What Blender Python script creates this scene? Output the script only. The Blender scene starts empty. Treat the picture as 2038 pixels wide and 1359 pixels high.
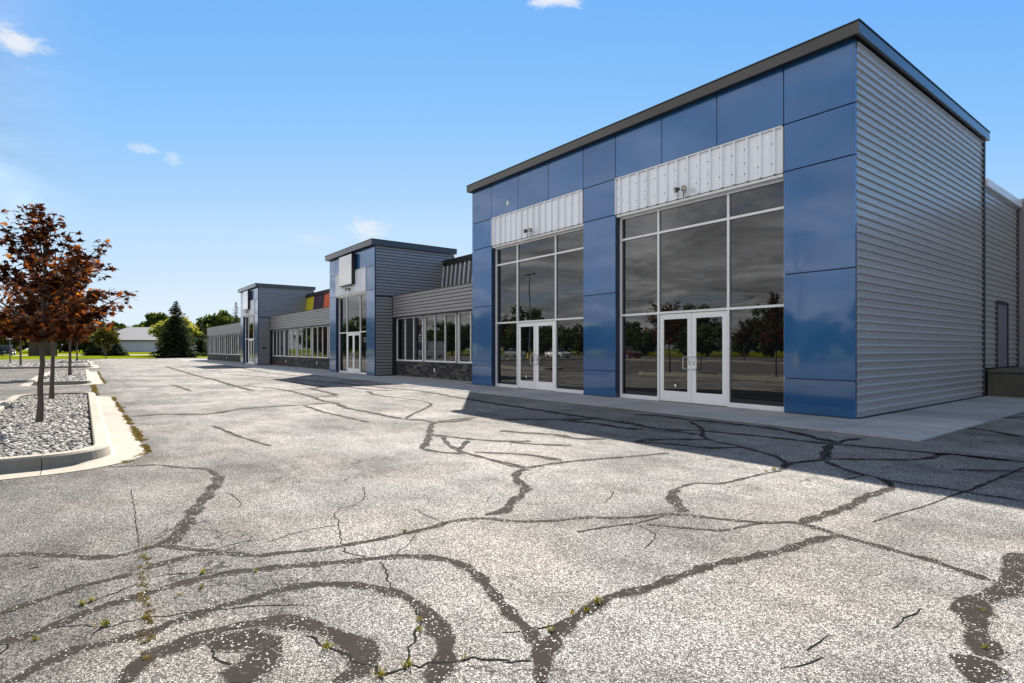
import bpy, math, random
import numpy as np
from mathutils import Vector, Matrix

random.seed(7)
S = bpy.context.scene
COL = S.collection
R = math.radians

# ------------------------------------------------------------------ camera
CAM_H = 1.3
YAW = R(37.5)                       # optical axis against the shop front
FWD = Vector((-math.cos(YAW), math.sin(YAW), 0))
RGT = Vector((math.sin(YAW), math.cos(YAW), 0))
cd = bpy.data.cameras.new('camera')
cam = bpy.data.objects.new('camera', cd)
COL.objects.link(cam)
cam.location = (0, 0, CAM_H)
cam.rotation_euler = FWD.to_track_quat('-Z', 'Y').to_euler()
cd.sensor_width = 36.0
cd.lens = 36.0 * 1113 / 2038
cd.shift_y = 15.5 / 2038
cd.clip_end = 4000
S.camera = cam

# ------------------------------------------------------------------ sun and sky
SUN = Vector((-7.1, 4.98, 7.22)).normalized()      # from the ground towards the sun
sd = bpy.data.lights.new('sun', 'SUN')
sd.energy = 5.0
sd.angle = R(0.5)
sd.color = (1.0, 0.95, 0.87)
sun = bpy.data.objects.new('sun', sd)
COL.objects.link(sun)
sun.rotation_euler = (-SUN).to_track_quat('-Z', 'Y').to_euler()
sun.location = SUN * 60

W = bpy.data.worlds.new('World')
S.world = W
W.use_nodes = True
nt = W.node_tree
nt.nodes.clear()


class NB:
    """small helper to write node trees"""
    def __init__(s, tree):
        s.t = tree

    def n(s, kind, **kw):
        nd = s.t.nodes.new(kind)
        for k, v in kw.items():
            setattr(nd, k, v)
        return nd

    def put(s, sock, v):
        if isinstance(v, bpy.types.NodeSocket):
            s.t.links.new(v, sock)
        elif v is not None:
            if sock.type == 'RGBA' and isinstance(v, (tuple, list)) and len(v) == 3:
                v = (*v, 1)
            sock.default_value = v

    def math(s, op, a, b=None, c=None, clamp=False):
        nd = s.n('ShaderNodeMath', operation=op, use_clamp=clamp)
        s.put(nd.inputs[0], a)
        if b is not None:
            s.put(nd.inputs[1], b)
        if c is not None:
            s.put(nd.inputs[2], c)
        return nd.outputs[0]

    def vmath(s, op, a, b=None, out=0):
        nd = s.n('ShaderNodeVectorMath', operation=op)
        s.put(nd.inputs[0], a)
        if b is not None:
            s.put(nd.inputs[1], b)
        return nd.outputs[out]

    def scale(s, a, k):
        nd = s.n('ShaderNodeVectorMath', operation='SCALE')
        s.put(nd.inputs[0], a)
        s.put(nd.inputs[3], k)
        return nd.outputs[0]

    def noise(s, vec, scale, detail=4, rough=.55, out=0, dist=0):
        nd = s.n('ShaderNodeTexNoise')
        if vec is not None:
            s.put(nd.inputs['Vector'], vec)
        nd.inputs['Scale'].default_value = scale
        nd.inputs['Detail'].default_value = detail
        nd.inputs['Roughness'].default_value = rough
        nd.inputs['Distortion'].default_value = dist
        return nd.outputs[out]

    def vor(s, vec, scale, feature='F1', rnd=1.0):
        nd = s.n('ShaderNodeTexVoronoi', feature=feature)
        s.put(nd.inputs['Vector'], vec)
        nd.inputs['Scale'].default_value = scale
        nd.inputs['Randomness'].default_value = rnd
        return nd

    def ramp(s, fac, stops, interp='LINEAR'):
        nd = s.n('ShaderNodeValToRGB')
        s.put(nd.inputs[0], fac)
        r = nd.color_ramp
        r.interpolation = interp
        while len(r.elements) < len(stops):
            r.elements.new(.5)
        for e, (p, c) in zip(r.elements, stops):
            e.position = p
            e.color = (*c, 1) if isinstance(c, (tuple, list)) else (c, c, c, 1)
        return nd.outputs[0]

    def mix(s, fac, a, b, blend='MIX'):
        nd = s.n('ShaderNodeMix', data_type='RGBA', blend_type=blend)
        s.put(nd.inputs[0], fac)
        s.put(nd.inputs[6], a)
        s.put(nd.inputs[7], b)
        return nd.outputs[2]

    def sstep(s, v, lo, hi):
        nd = s.n('ShaderNodeMapRange', interpolation_type='SMOOTHSTEP')
        s.put(nd.inputs[0], v)
        nd.inputs[1].default_value = lo
        nd.inputs[2].default_value = hi
        return nd.outputs[0]

    def bump(s, h, strength, dist):
        nd = s.n('ShaderNodeBump')
        s.put(nd.inputs['Height'], h)
        nd.inputs['Strength'].default_value = strength
        nd.inputs['Distance'].default_value = dist
        return nd.outputs[0]


w = NB(nt)
sky = w.n('ShaderNodeTexSky', sky_type='NISHITA')
sky.sun_disc = False
sky.sun_elevation = math.asin(SUN.z)
sky.sun_rotation = math.atan2(SUN.x, SUN.y)
sky.altitude = 200
sky.air_density = 1.0
sky.dust_density = 0.0
sky.ozone_density = 4.0
dirv = w.vmath('NORMALIZE', w.n('ShaderNodeTexCoord').outputs['Generated'])
sep = w.n('ShaderNodeSeparateXYZ')
w.put(sep.inputs[0], dirv)
zc = w.math('MAXIMUM', sep.outputs[2], 0.02)
plane = w.vmath('DIVIDE', dirv, w.n('ShaderNodeCombineXYZ').outputs[0])
cmb = plane.node.inputs[1].links[0].from_node
for i in range(3):
    w.put(cmb.inputs[i], w.math('ADD', zc, .12))
# small fair-weather clouds where they stand in the sky
fine = w.noise(w.vmath('MULTIPLY', dirv, (1, 1, 1.8)), 24, 9, .68, dist=.6)
mask = None
def pix_dir(u, v):
    d = FWD + RGT * ((u - 1019) / 1113) + Vector((0, 0, (695 - v) / 1113))
    return d.normalized()
for (u, v, rad, flat, gain) in ((28, 88, .040, .6, .8), (1105, 0, .055, .25, .8), (728, 458, .055, .5, .55),
                                (348, 315, .018, .9, .4), (290, 297, .024, .35, .35), (620, 478, .06, .25, .2),
                                (-620, 240, .08, .4, .7), (2700, 180, .08, .4, .7)):
    c = pix_dir(u, v)
    df = w.vmath('SUBTRACT', dirv, tuple(c))
    df = w.vmath('MULTIPLY', df, (1, 1, 1 / flat))
    ln = w.vmath('LENGTH', df, out=1)
    q = w.math('ADD', w.math('SUBTRACT', 1, w.math('DIVIDE', ln, rad)), w.math('MULTIPLY', w.math('SUBTRACT', fine, .5), 2.6))
    m = w.math('MULTIPLY', w.sstep(q, .1, 1.0), gain)
    mask = m if mask is None else w.math('MAXIMUM', mask, m)
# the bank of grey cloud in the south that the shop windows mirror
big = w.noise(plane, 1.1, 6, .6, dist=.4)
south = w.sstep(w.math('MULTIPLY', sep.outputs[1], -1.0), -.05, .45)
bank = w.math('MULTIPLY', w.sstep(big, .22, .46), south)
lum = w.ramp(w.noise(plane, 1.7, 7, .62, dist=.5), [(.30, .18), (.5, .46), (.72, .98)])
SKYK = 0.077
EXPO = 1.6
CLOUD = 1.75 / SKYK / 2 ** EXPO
# grade the physical sky: its own brightness decides between deep blue and the pale horizon
sg = w.n('ShaderNodeSeparateColor')
w.put(sg.inputs[0], sky.outputs[0])
lev = w.math('MULTIPLY', sg.outputs[1], SKYK * 2 ** EXPO / 2.5)
grade = w.ramp(lev, [(.0, (0, 0, 0)), (.12, (.09, .27, .62)), (.24, (.155, .435, .96)), (.35, (.29, .585, .99)), (.52, (.53, .755, 1.0)), (.80, (.74, .87, 1.0))])
GK = 1 / SKYK / 2 ** EXPO
skyc = w.mix(1, grade, (GK, GK, GK), 'MULTIPLY')
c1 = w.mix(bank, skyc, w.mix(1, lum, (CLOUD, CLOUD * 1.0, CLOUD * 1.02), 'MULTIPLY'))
CW = .93 / SKYK / 2 ** EXPO
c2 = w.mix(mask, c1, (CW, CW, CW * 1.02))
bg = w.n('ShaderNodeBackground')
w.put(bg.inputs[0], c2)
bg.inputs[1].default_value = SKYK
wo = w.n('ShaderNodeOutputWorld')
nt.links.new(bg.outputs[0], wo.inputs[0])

S.view_settings.view_transform = 'Standard'
S.view_settings.look = 'None'
S.view_settings.gamma = 1
S.view_settings.use_curve_mapping = False
S.view_settings.exposure = EXPO
S.render.engine = 'CYCLES'
S.cycles.use_denoising = True
S.cycles.max_bounces = 8
S.cycles.diffuse_bounces = 3
S.cycles.glossy_bounces = 4
S.cycles.transparent_max_bounces = 6

# ------------------------------------------------------------------ materials
def new_mat(name):
    m = bpy.data.materials.new(name)
    m.use_nodes = True
    t = m.node_tree
    return m, NB(t), t.nodes['Principled BSDF']


def mat(name, base, rough=.5, metal=0, var=.1, vscale=2.5, bump=0, bscale=60, coat=0, ior=1.5, objvar=.06, coatrough=.05, stretch=None, spec=.5):
    m, b, p = new_mat(name)
    pos = b.n('ShaderNodeNewGeometry').outputs['Position']
    if stretch:
        pos = b.vmath('MULTIPLY', pos, stretch)
    nz = b.noise(pos, vscale, 6, .6)
    f = b.math('MULTIPLY_ADD', b.math('SUBTRACT', nz, .5), var * 3, 1.0)
    rn = b.n('ShaderNodeObjectInfo').outputs['Random']
    f = b.math('MULTIPLY', f, b.math('MULTIPLY_ADD', b.math('SUBTRACT', rn, .5), objvar * 2, 1.0))
    v = b.scale((base[0], base[1], base[2]), f)
    b.put(p.inputs['Base Color'], v)
    b.put(p.inputs['Roughness'], b.math('MULTIPLY_ADD', b.math('SUBTRACT', nz, .5), .25 * rough, rough))
    p.inputs['Metallic'].default_value = metal
    p.inputs['IOR'].default_value = ior
    p.inputs['Specular IOR Level'].default_value = spec
    p.inputs['Coat Weight'].default_value = coat
    p.inputs['Coat Roughness'].default_value = coatrough
    if bump:
        b.put(p.inputs['Normal'], b.bump(b.noise(pos, bscale, 4, .6), bump, .01))
    return m


def asphalt_nodes(b):
    pos = b.n('ShaderNodeNewGeometry').outputs['Position']
    v1 = b.vor(pos, 130)
    sc = b.n('ShaderNodeSeparateColor')
    b.put(sc.inputs[0], v1.outputs['Color'])
    chip = b.ramp(sc.outputs[0], [(0, .09), (.22, .16), (.45, .28), (.75, .43), (1, .60)])
    edge = b.sstep(b.vor(pos, 130, 'DISTANCE_TO_EDGE').outputs['Distance'], .03, .13)
    fine = b.noise(pos, 260, 2, .6)
    chip = b.mix(edge, (.042, .039, .035), chip)
    chip = b.mix(1, chip, b.ramp(fine, [(.25, .62), (.75, 1.28)]), 'MULTIPLY')
    patch = b.noise(pos, .42, 7, .62)
    patch2 = b.noise(b.vmath('MULTIPLY', pos, (1, 1.7, 1)), 1.7, 5, .65)
    tone = b.math('MULTIPLY', b.ramp(patch, [(.30, .45), (.46, .88), (.62, 1.22)]), b.ramp(patch2, [(.3, .68), (.52, 1.0), (.75, 1.12)]))
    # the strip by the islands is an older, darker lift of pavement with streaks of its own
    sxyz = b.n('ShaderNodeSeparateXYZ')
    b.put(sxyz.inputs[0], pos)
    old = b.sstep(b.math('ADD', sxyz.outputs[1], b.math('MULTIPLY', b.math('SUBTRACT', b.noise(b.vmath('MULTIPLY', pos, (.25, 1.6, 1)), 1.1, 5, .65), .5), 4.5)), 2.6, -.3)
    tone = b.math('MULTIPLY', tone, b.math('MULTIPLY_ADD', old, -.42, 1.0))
    col = b.mix(1, chip, tone, 'MULTIPLY')
    hue = b.mix(b.sstep(b.noise(pos, .8, 3), .4, .65), (1.0, .955, .90), (1.0, .915, .825))
    col = b.mix(1, col, hue, 'MULTIPLY')
    return pos, v1, sc, col


def make_asphalt():
    m, b, p = new_mat('weathered_asphalt')
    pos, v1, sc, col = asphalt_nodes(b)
    # hairline cracks
    wp = b.vmath('ADD', pos, b.scale(b.noise(pos, 2.2, 4, .7, out=1), .55))
    ve = b.vor(wp, .62, 'DISTANCE_TO_EDGE')
    line = b.sstep(ve.outputs['Distance'], .006, .0015)
    line = b.math('MULTIPLY', line, b.sstep(b.noise(pos, .55, 2), .50, .56))
    col = b.mix(b.math('MULTIPLY', line, .85), col, (.03, .028, .025))
    b.put(p.inputs['Base Color'], col)
    p.inputs['Roughness'].default_value = .95
    p.inputs['Specular IOR Level'].default_value = .08
    h = b.math('ADD', v1.outputs['Distance'], b.math('MULTIPLY', sc.outputs[1], .5))
    b.put(p.inputs['Normal'], b.bump(h, .55, .006))
    return m


def make_tar():
    m, b, p = new_mat('crack_sealant')
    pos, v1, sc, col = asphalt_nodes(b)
    at = b.n('ShaderNodeAttribute', attribute_name='edge')
    e = b.math('ADD', at.outputs['Fac'], b.math('MULTIPLY', b.math('SUBTRACT', b.noise(pos, 60, 5, .75), .5), 1.5))
    dots = b.vor(pos, 125)
    d2 = b.n('ShaderNodeSeparateColor')
    b.put(d2.inputs[0], dots.outputs['Color'])
    sparse = b.math('MULTIPLY', b.sstep(d2.outputs[1], .86, .89), b.sstep(b.vor(pos, 125, 'DISTANCE_TO_EDGE').outputs['Distance'], .08, .16))
    clump = b.sstep(b.noise(pos, 6, 3), .40, .55)
    keep = b.sstep(e, .96, .84)
    speck = b.math('MULTIPLY', sparse, clump)
    tar = b.mix(b.noise(pos, 9, 5, .65), (.016, .0132, .0113), (.040, .033, .028))
    tar = b.mix(speck, tar, (.45, .43, .40))
    b.put(p.inputs['Base Color'], b.mix(keep, col, tar))
    p.inputs['Roughness'].default_value = .95
    p.inputs['Specular IOR Level'].default_value = .06
    h = b.math('ADD', v1.outputs['Distance'], b.math('MULTIPLY', sc.outputs[1], .5))
    b.put(p.inputs['Normal'], b.bump(h, .3, .005))
    return m


def make_leaf(name, stops, trans=.35):
    m, b, p = new_mat(name)
    g = b.n('ShaderNodeNewGeometry')
    col = b.ramp(g.outputs['Random Per Island'], stops)
    nz = b.noise(g.outputs['Position'], 1.3, 3)
    col = b.mix(1, col, b.ramp(nz, [(.3, .7), (.7, 1.25)]), 'MULTIPLY')
    b.put(p.inputs['Base Color'], col)
    p.inputs['Roughness'].default_value = .85
    p.inputs['Specular IOR Level'].default_value = .05
    tr = b.n('ShaderNodeBsdfTranslucent')
    b.put(tr.inputs[0], b.mix(1, col, (1.5, 1.25, .8), 'MULTIPLY'))
    mx = b.n('ShaderNodeMixShader')
    mx.inputs[0].default_value = trans
    out = b.t.nodes['Material Output']
    b.t.links.new(p.outputs[0], mx.inputs[1])
    b.t.links.new(tr.outputs[0], mx.inputs[2])
    b.t.links.new(mx.outputs[0], out.inputs[0])
    return m


def make_stone(name, stops, rough=.8, bump=.4):
    m, b, p = new_mat(name)
    g = b.n('ShaderNodeNewGeometry')
    oi = b.n('ShaderNodeObjectInfo').outputs['Random']
    k = b.math('FRACT', b.math('ADD', g.outputs['Random Per Island'], oi))
    col = b.ramp(k, stops)
    col = b.mix(1, col, b.ramp(b.noise(g.outputs['Position'], 22, 5, .65), [(.3, .65), (.7, 1.25)]), 'MULTIPLY')
    b.put(p.inputs['Base Color'], col)
    p.inputs['Roughness'].default_value = rough
    b.put(p.inputs['Normal'], b.bump(b.noise(g.outputs['Position'], 45, 5, .65), bump, .01))
    return m


def make_grass():
    m, b, p = new_mat('lawn_grass')
    pos = b.n('ShaderNodeNewGeometry').outputs['Position']
    a = b.noise(pos, .12, 5, .6)
    c = b.noise(pos, 3.0, 5, .7)
    col = b.mix(b.sstep(a, .35, .65), (.08, .105, .004), (.14, .15, .007))
    col = b.mix(1, col, b.ramp(c, [(.3, .6), (.7, 1.3)]), 'MULTIPLY')
    b.put(p.inputs['Base Color'], col)
    p.inputs['Roughness'].default_value = 1
    p.inputs['Specular IOR Level'].default_value = 0
    b.put(p.inputs['Normal'], b.bump(c, .8, .1))
    return m


def make_concrete(name, base, stain=.5):
    m, b, p = new_mat(name)
    pos = b.n('ShaderNodeNewGeometry').outputs['Position']
    a = b.noise(pos, .9, 6, .65)
    c = b.noise(b.vmath('MULTIPLY', pos, (1, 4, 1)), 2.0, 6, .7)
    g = b.noise(pos, 120, 3, .6)
    f = b.math('MULTIPLY', b.ramp(a, [(.3, 1 - stain * .5), (.55, 1.0), (.75, 1.1)]), b.ramp(c, [(.3, 1 - stain * .3), (.6, 1.06)]))
    f = b.math('MULTIPLY', f, b.ramp(g, [(.25, .8), (.75, 1.12)]))
    rn = b.math('MULTIPLY_ADD', b.n('ShaderNodeObjectInfo').outputs['Random'], .22, .89)
    b.put(p.inputs['Base Color'], b.scale(base, b.math('MULTIPLY', f, rn)))
    p.inputs['Roughness'].default_value = .85
    b.put(p.inputs['Normal'], b.bump(g, .25, .004))
    return m


def make_glass():
    m, b, p = new_mat('tinted_glass')
    pos = b.n('ShaderNodeNewGeometry').outputs['Position']
    p.inputs['Base Color'].default_value = (.006, .007, .008, 1)
    p.inputs['Roughness'].default_value = .012
    p.inputs['IOR'].default_value = 1.95
    b.put(p.inputs['Normal'], b.bump(b.noise(pos, .9, 2, .4), .03, .05))
    return m


def make_panel():
    m, b, p = new_mat('blue_composite_panel')
    pos = b.n('ShaderNodeNewGeometry').outputs['Position']
    nz = b.noise(pos, 1.2, 5, .6)
    rn = b.n('ShaderNodeObjectInfo').outputs['Random']
    k = b.math('MULTIPLY', b.math('MULTIPLY_ADD', b.math('SUBTRACT', nz, .5), .35, 1.0), b.math('MULTIPLY_ADD', rn, .16, .92))
    b.put(p.inputs['Base Color'], b.scale((.011, .112, .315), k))
    p.inputs['Metallic'].default_value = .55
    p.inputs['Roughness'].default_value = .32
    p.inputs['Coat Weight'].default_value = 1.0
    b.put(p.inputs['Coat Roughness'], b.ramp(nz, [(.3, .03), (.7, .09)]))
    p.inputs['Coat IOR'].default_value = 1.75
    b.put(p.inputs['Coat Normal'], b.bump(b.noise(pos, .6, 3, .45), .10, .10))
    return m


M = {
    'asphalt': make_asphalt(), 'tar': make_tar(), 'grass': make_grass(), 'glass': make_glass(), 'blue': make_panel(),
    'gap': mat('crack_shadow_dirt', (.02, .018, .016), .95, spec=0),
    'sidewalk': make_concrete('sidewalk_concrete', (.36, .355, .345), .45),
    'kerb': make_concrete('kerb_concrete', (.235, .205, .16), .35),
    'dock': make_concrete('dock_concrete', (.10, .098, .085), .7),
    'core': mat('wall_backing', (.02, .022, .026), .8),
    'column': mat('column_return', (.012, .03, .085), .35, .3, coat=.6),
    'siding': mat('grey_ribbed_metal', (.50, .495, .49), .34, .35, var=.04, objvar=.05, vscale=1.2, stretch=(.3, .3, 3)),
    'lap': mat('grey_wing_metal', (.29, .286, .29), .42, .25, var=.05, objvar=.05, vscale=1.2, stretch=(.3, .3, 3)),
    'coping': mat('dark_bronze_coping', (.05, .047, .045), .30, .4, var=.08, coat=.6),
    'drip': mat('black_drip_edge', (.012, .012, .014), .5, .2),
    'galv': mat('galvalume_sheet', (.84, .87, .94), .34, .3, var=.05, objvar=.04, stretch=(3, 3, .4)),
    'alum': mat('white_aluminium_frame', (.84, .85, .88), .42, .1, var=.04),
    'door': mat('white_door_paint', (.88, .89, .92), .4, .05, var=.03),
    'chrome': mat('satin_steel', (.62, .63, .65), .25, .9),
    'ledge': make_stone('dark_ledge_stone', [(0, (.018, .019, .022)), (.4, (.04, .04, .044)), (.75, (.075, .072, .072)), (1, (.13, .122, .115))]),
    'mortar': mat('dark_mortar', (.012, .012, .013), .9),
    'screw': mat('dark_screw', (.03, .03, .035), .5, .5),
    'white': mat('white_plastic', (.8, .8, .78), .5),
    'sign': mat('blank_sign_face', (.78, .79, .80), .18, .1, var=.06, vscale=1.2, coat=.8),
    'signside': mat('sign_return', (.018, .016, .018), .45),
    'lampbody': mat('bronze_lamp_body', (.10, .095, .085), .5, .3),
    'lens': mat('lamp_lens', (.5, .5, .48), .2),
    'yellow': mat('yellow_panel', (.62, .52, .01), .45),
    'plum': mat('plum_panel', (.045, .018, .05), .45),
    'plum2': mat('dark_plum_panel', (.022, .009, .024), .45),
    'orange': mat('orange_panel', (.55, .10, .025), .45),
    'greywall': mat('grey_rear_wall', (.22, .21, .25), .7),
    'steel_door': mat('grey_steel_door', (.20, .20, .24), .5),
    'roof': mat('membrane_roof', (.35, .35, .34), .9),
    'bark': mat('maple_bark', (.10, .075, .058), .9, var=.25, vscale=9, bump=.8, bscale=40, stretch=(1, 1, .3)),
    'darkbark': mat('conifer_bark', (.05, .035, .025), .9, var=.2, bump=.5),
    'gravel': make_stone('landscape_rock', [(0, (.06, .053, .045)), (.3, (.155, .14, .118)), (.65, (.27, .25, .215)), (1, (.40, .38, .335))]),
    'gravelbed': mat('gravel_bed', (.05, .046, .04), .95, var=.3, vscale=25, bump=1, bscale=30),
    'weed': make_leaf('weed_blades', [(0, (.10, .14, .015)), (.6, (.20, .20, .03)), (1, (.28, .19, .05))], .3),
    'moss': make_leaf('dry_moss', [(0, (.10, .09, .02)), (.5, (.16, .13, .03)), (1, (.22, .14, .05))], .2),
    'maple': make_leaf('maple_leaf', [(0, (.018, .008, .006)), (.45, (.036, .013, .008)), (.78, (.075, .023, .009)), (.94, (.16, .048, .01)), (1, (.28, .11, .018))], .45),
    'maple2': make_leaf('orange_maple_leaf', [(0, (.03, .011, .007)), (.4, (.07, .022, .009)), (.75, (.16, .048, .011)), (1, (.34, .13, .02))], .42),
    'spruce': make_leaf('spruce_needles', [(0, (.016, .026, .012)), (.6, (.035, .05, .022)), (1, (.07, .085, .04))], .15),
    'green': make_leaf('green_leaf', [(0, (.03, .055, .012)), (.6, (.065, .10, .02)), (1, (.12, .16, .035))], .35),
    'lime': make_leaf('lime_leaf', [(0, (.13, .17, .03)), (.6, (.24, .27, .05)), (1, (.36, .36, .10))], .4),
    'olive': make_leaf('olive_leaf', [(0, (.04, .055, .012)), (.6, (.09, .10, .02)), (1, (.20, .14, .03))], .35),
    'whwall': mat('warehouse_siding', (.52, .55, .66), .6, var=.03),
    'whroof': mat('warehouse_roof', (.115, .11, .108), .6, .2, var=.04),
    'seam': mat('dark_seam_panel', (.10, .10, .108), .4, .3),
    'board': mat('brown_board', (.075, .055, .045), .85, var=.2, objvar=.2),
    'rubber': mat('tyre_rubber', (.02, .02, .02), .8),
    'rim': mat('alloy_rim', (.5, .5, .52), .3, .8),
    'carglass': mat('car_glass', (.01, .011, .013), .05, ior=1.7),
    'pvan': mat('white_vehicle_paint', (.78, .78, .77), .25, coat=1),
    'pblack': mat('black_vehicle_paint', (.014, .014, .018), .4, coat=.2),
    'pred': mat('dark_red_vehicle_paint', (.12, .015, .012), .25, coat=1),
    'psilver': mat('silver_vehicle_paint', (.45, .46, .47), .3, .5, coat=1),
    'redlens': mat('red_lens', (.35, .01, .01), .2),
    'galvpole': mat('grey_pole', (.2, .2, .2), .5, .4),
    'yellowpaint': mat('yellow_paint', (.65, .45, .02), .6, var=.15),
    'blue_mark': mat('sign_mark', (.12, .2, .35), .5),
    'trim': mat('dark_trim', (.05, .055, .065), .4, .4),
}

# ------------------------------------------------------------------ mesh helpers
WORLD = {}          # world location of every empty / object used as a parent


class MB:
    def __init__(s):
        s.v = []
        s.f = []

    def add(s, vs, fs):
        o = len(s.v)
        s.v += [tuple(p) for p in vs]
        s.f += [tuple(i + o for i in q) for q in fs]
        return s

    def box(s, x0, x1, y0, y1, z0, z1):
        if x0 > x1: x0, x1 = x1, x0
        if y0 > y1: y0, y1 = y1, y0
        vs = [(x, y, z) for z in (z0, z1) for y in (y0, y1) for x in (x0, x1)]
        return s.add(vs, [(0, 2, 3, 1), (4, 5, 7, 6), (0, 1, 5, 4), (1, 3, 7, 5), (3, 2, 6, 7), (2, 0, 4, 6)])

    def bevbox(s, x0, x1, y0, y1, z0, z1, b=.004):
        """box with chamfered edges"""
        if x0 > x1: x0, x1 = x1, x0
        if y0 > y1: y0, y1 = y1, y0
        P = {}
        vs = []
        for sx in (0, 1):
            for sy in (0, 1):
                for sz in (0, 1):
                    X, Y, Z = (x0, x1)[sx], (y0, y1)[sy], (z0, z1)[sz]
                    dx, dy, dz = (b, -b)[sx], (b, -b)[sy], (b, -b)[sz]
                    for ax, p in enumerate(((X, Y + dy, Z + dz), (X + dx, Y, Z + dz), (X + dx, Y + dy, Z))):
                        P[sx, sy, sz, ax] = len(vs)
                        vs.append(p)
        fs = []
        sq = ((0, 0), (1, 0), (1, 1), (0, 1))
        for k in (0, 1):
            fs.append(tuple(P[k, a, c, 0] for a, c in (sq if k else sq[::-1])))
            fs.append(tuple(P[a, k, c, 1] for a, c in (sq[::-1] if k else sq)))
            fs.append(tuple(P[a, c, k, 2] for a, c in (sq if k else sq[::-1])))
        for a in (0, 1):
            for c in (0, 1):
                fs.append((P[0, a, c, 1], P[1, a, c, 1], P[1, a, c, 2], P[0, a, c, 2]))
                fs.append((P[a, 0, c, 0], P[a, 1, c, 0], P[a, 1, c, 2], P[a, 0, c, 2]))
                fs.append((P[a, c, 0, 0], P[a, c, 1, 0], P[a, c, 1, 1], P[a, c, 0, 1]))
        for a in (0, 1):
            for c in (0, 1):
                for d in (0, 1):
                    fs.append((P[a, c, d, 0], P[a, c, d, 1], P[a, c, d, 2]))
        return s.add(vs, fs)

    def tube(s, pts, rads, n=8, cap=True):
        rings = []
        for i, p in enumerate(pts):
            p = Vector(p)
            a = Vector(pts[max(i - 1, 0)])
            c = Vector(pts[min(i + 1, len(pts) - 1)])
            d = (c - a).normalized()
            u = d.orthogonal().normalized() if abs(d.z) < .95 else Vector((1, 0, 0)).cross(d).normalized()
            v = d.cross(u)
            rings.append([p + (u * math.cos(2 * math.pi * k / n) + v * math.sin(2 * math.pi * k / n)) * rads[i] for k in range(n)])
        vs = [q for r in rings for q in r]
        fs = []
        for i in range(len(rings) - 1):
            for k in range(n):
                k2 = (k + 1) % n
                fs.append((i * n + k, i * n + k2, (i + 1) * n + k2, (i + 1) * n + k))
        if cap:
            fs.append(tuple(range(n))[::-1])
            fs.append(tuple((len(rings) - 1) * n + k for k in range(n)))
        return s.add(vs, fs)

    def extrude(s, prof, axis, a, b, close=False, caps=False):
        """profile of (p, q) swept along an axis: 'x' -> (t, p, q), 'y' -> (p, t, q), 'z' -> (p, q, t)"""
        def pt(t, p, q):
            return {'x': (t, p, q), 'y': (p, t, q), 'z': (p, q, t)}[axis]
        n = len(prof)
        vs = [pt(a, *c) for c in prof] + [pt(b, *c) for c in prof]
        fs = [(i, (i + 1) % n, (i + 1) % n + n, i + n) for i in range(n if close else n - 1)]
        if caps:
            fs += [tuple(range(n))[::-1], tuple(range(n, 2 * n))]
        return s.add(vs, fs)

    def mesh(s, name, origin=(0, 0, 0), smooth=False):
        me = bpy.data.meshes.new(name)
        me.from_pydata([(p[0] - origin[0], p[1] - origin[1], p[2] - origin[2]) for p in s.v], [], s.f)
        me.validate()
        if smooth:
            me.polygons.foreach_set('use_smooth', [True] * len(me.polygons))
        me.update()
        return me

    def build(s, name, material, parent=None, origin=None, smooth=False):
        if origin is None:
            xs, ys, zs = zip(*s.v)
            origin = ((min(xs) + max(xs)) / 2, (min(ys) + max(ys)) / 2, min(zs))
        me = s.mesh(name, origin, smooth)
        return place(name, me, material, origin, parent)


def place(name, me, material, loc, parent=None, rz=0, scale=None):
    if material is not None and not me.materials:
        me.materials.append(M[material] if isinstance(material, str) else material)
    o = bpy.data.objects.new(name, me)
    COL.objects.link(o)
    base = Vector((0, 0, 0))
    if parent is not None:
        o.parent = parent
        base = WORLD[parent.name]
    o.location = Vector(loc) - base
    o.rotation_euler = (0, 0, rz)
    if scale is not None:
        o.scale = scale
    WORLD[o.name] = Vector(loc)
    return o


def tag(o, label=None, cat=None, group=None, kind=None):
    if label: o['label'] = label
    if cat: o['category'] = cat
    if group: o['group'] = group
    if kind: o['kind'] = kind
    return o


def thing(name, loc, label, cat, group=None, rz=0):
    o = bpy.data.objects.new(name, None)
    o.empty_display_size = .2
    COL.objects.link(o)
    o.location = loc
    o.rotation_euler = (0, 0, rz)
    WORLD[o.name] = Vector(loc)
    return tag(o, label, cat, group)


def copy_thing(src, loc, label, rz=0, scale=None, group=None):
    r = src.copy()
    COL.objects.link(r)
    r.location = loc
    r.rotation_euler = (0, 0, rz)
    if scale is not None:
        r.scale = (scale,) * 3 if not isinstance(scale, tuple) else scale
    tag(r, label, group=group)
    WORLD[r.name] = Vector(loc)
    for ch in list(src.children):
        c = ch.copy()
        COL.objects.link(c)
        c.parent = r
        for g in list(ch.children):
            d = g.copy()
            COL.objects.link(d)
            d.parent = c
    return r

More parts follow.
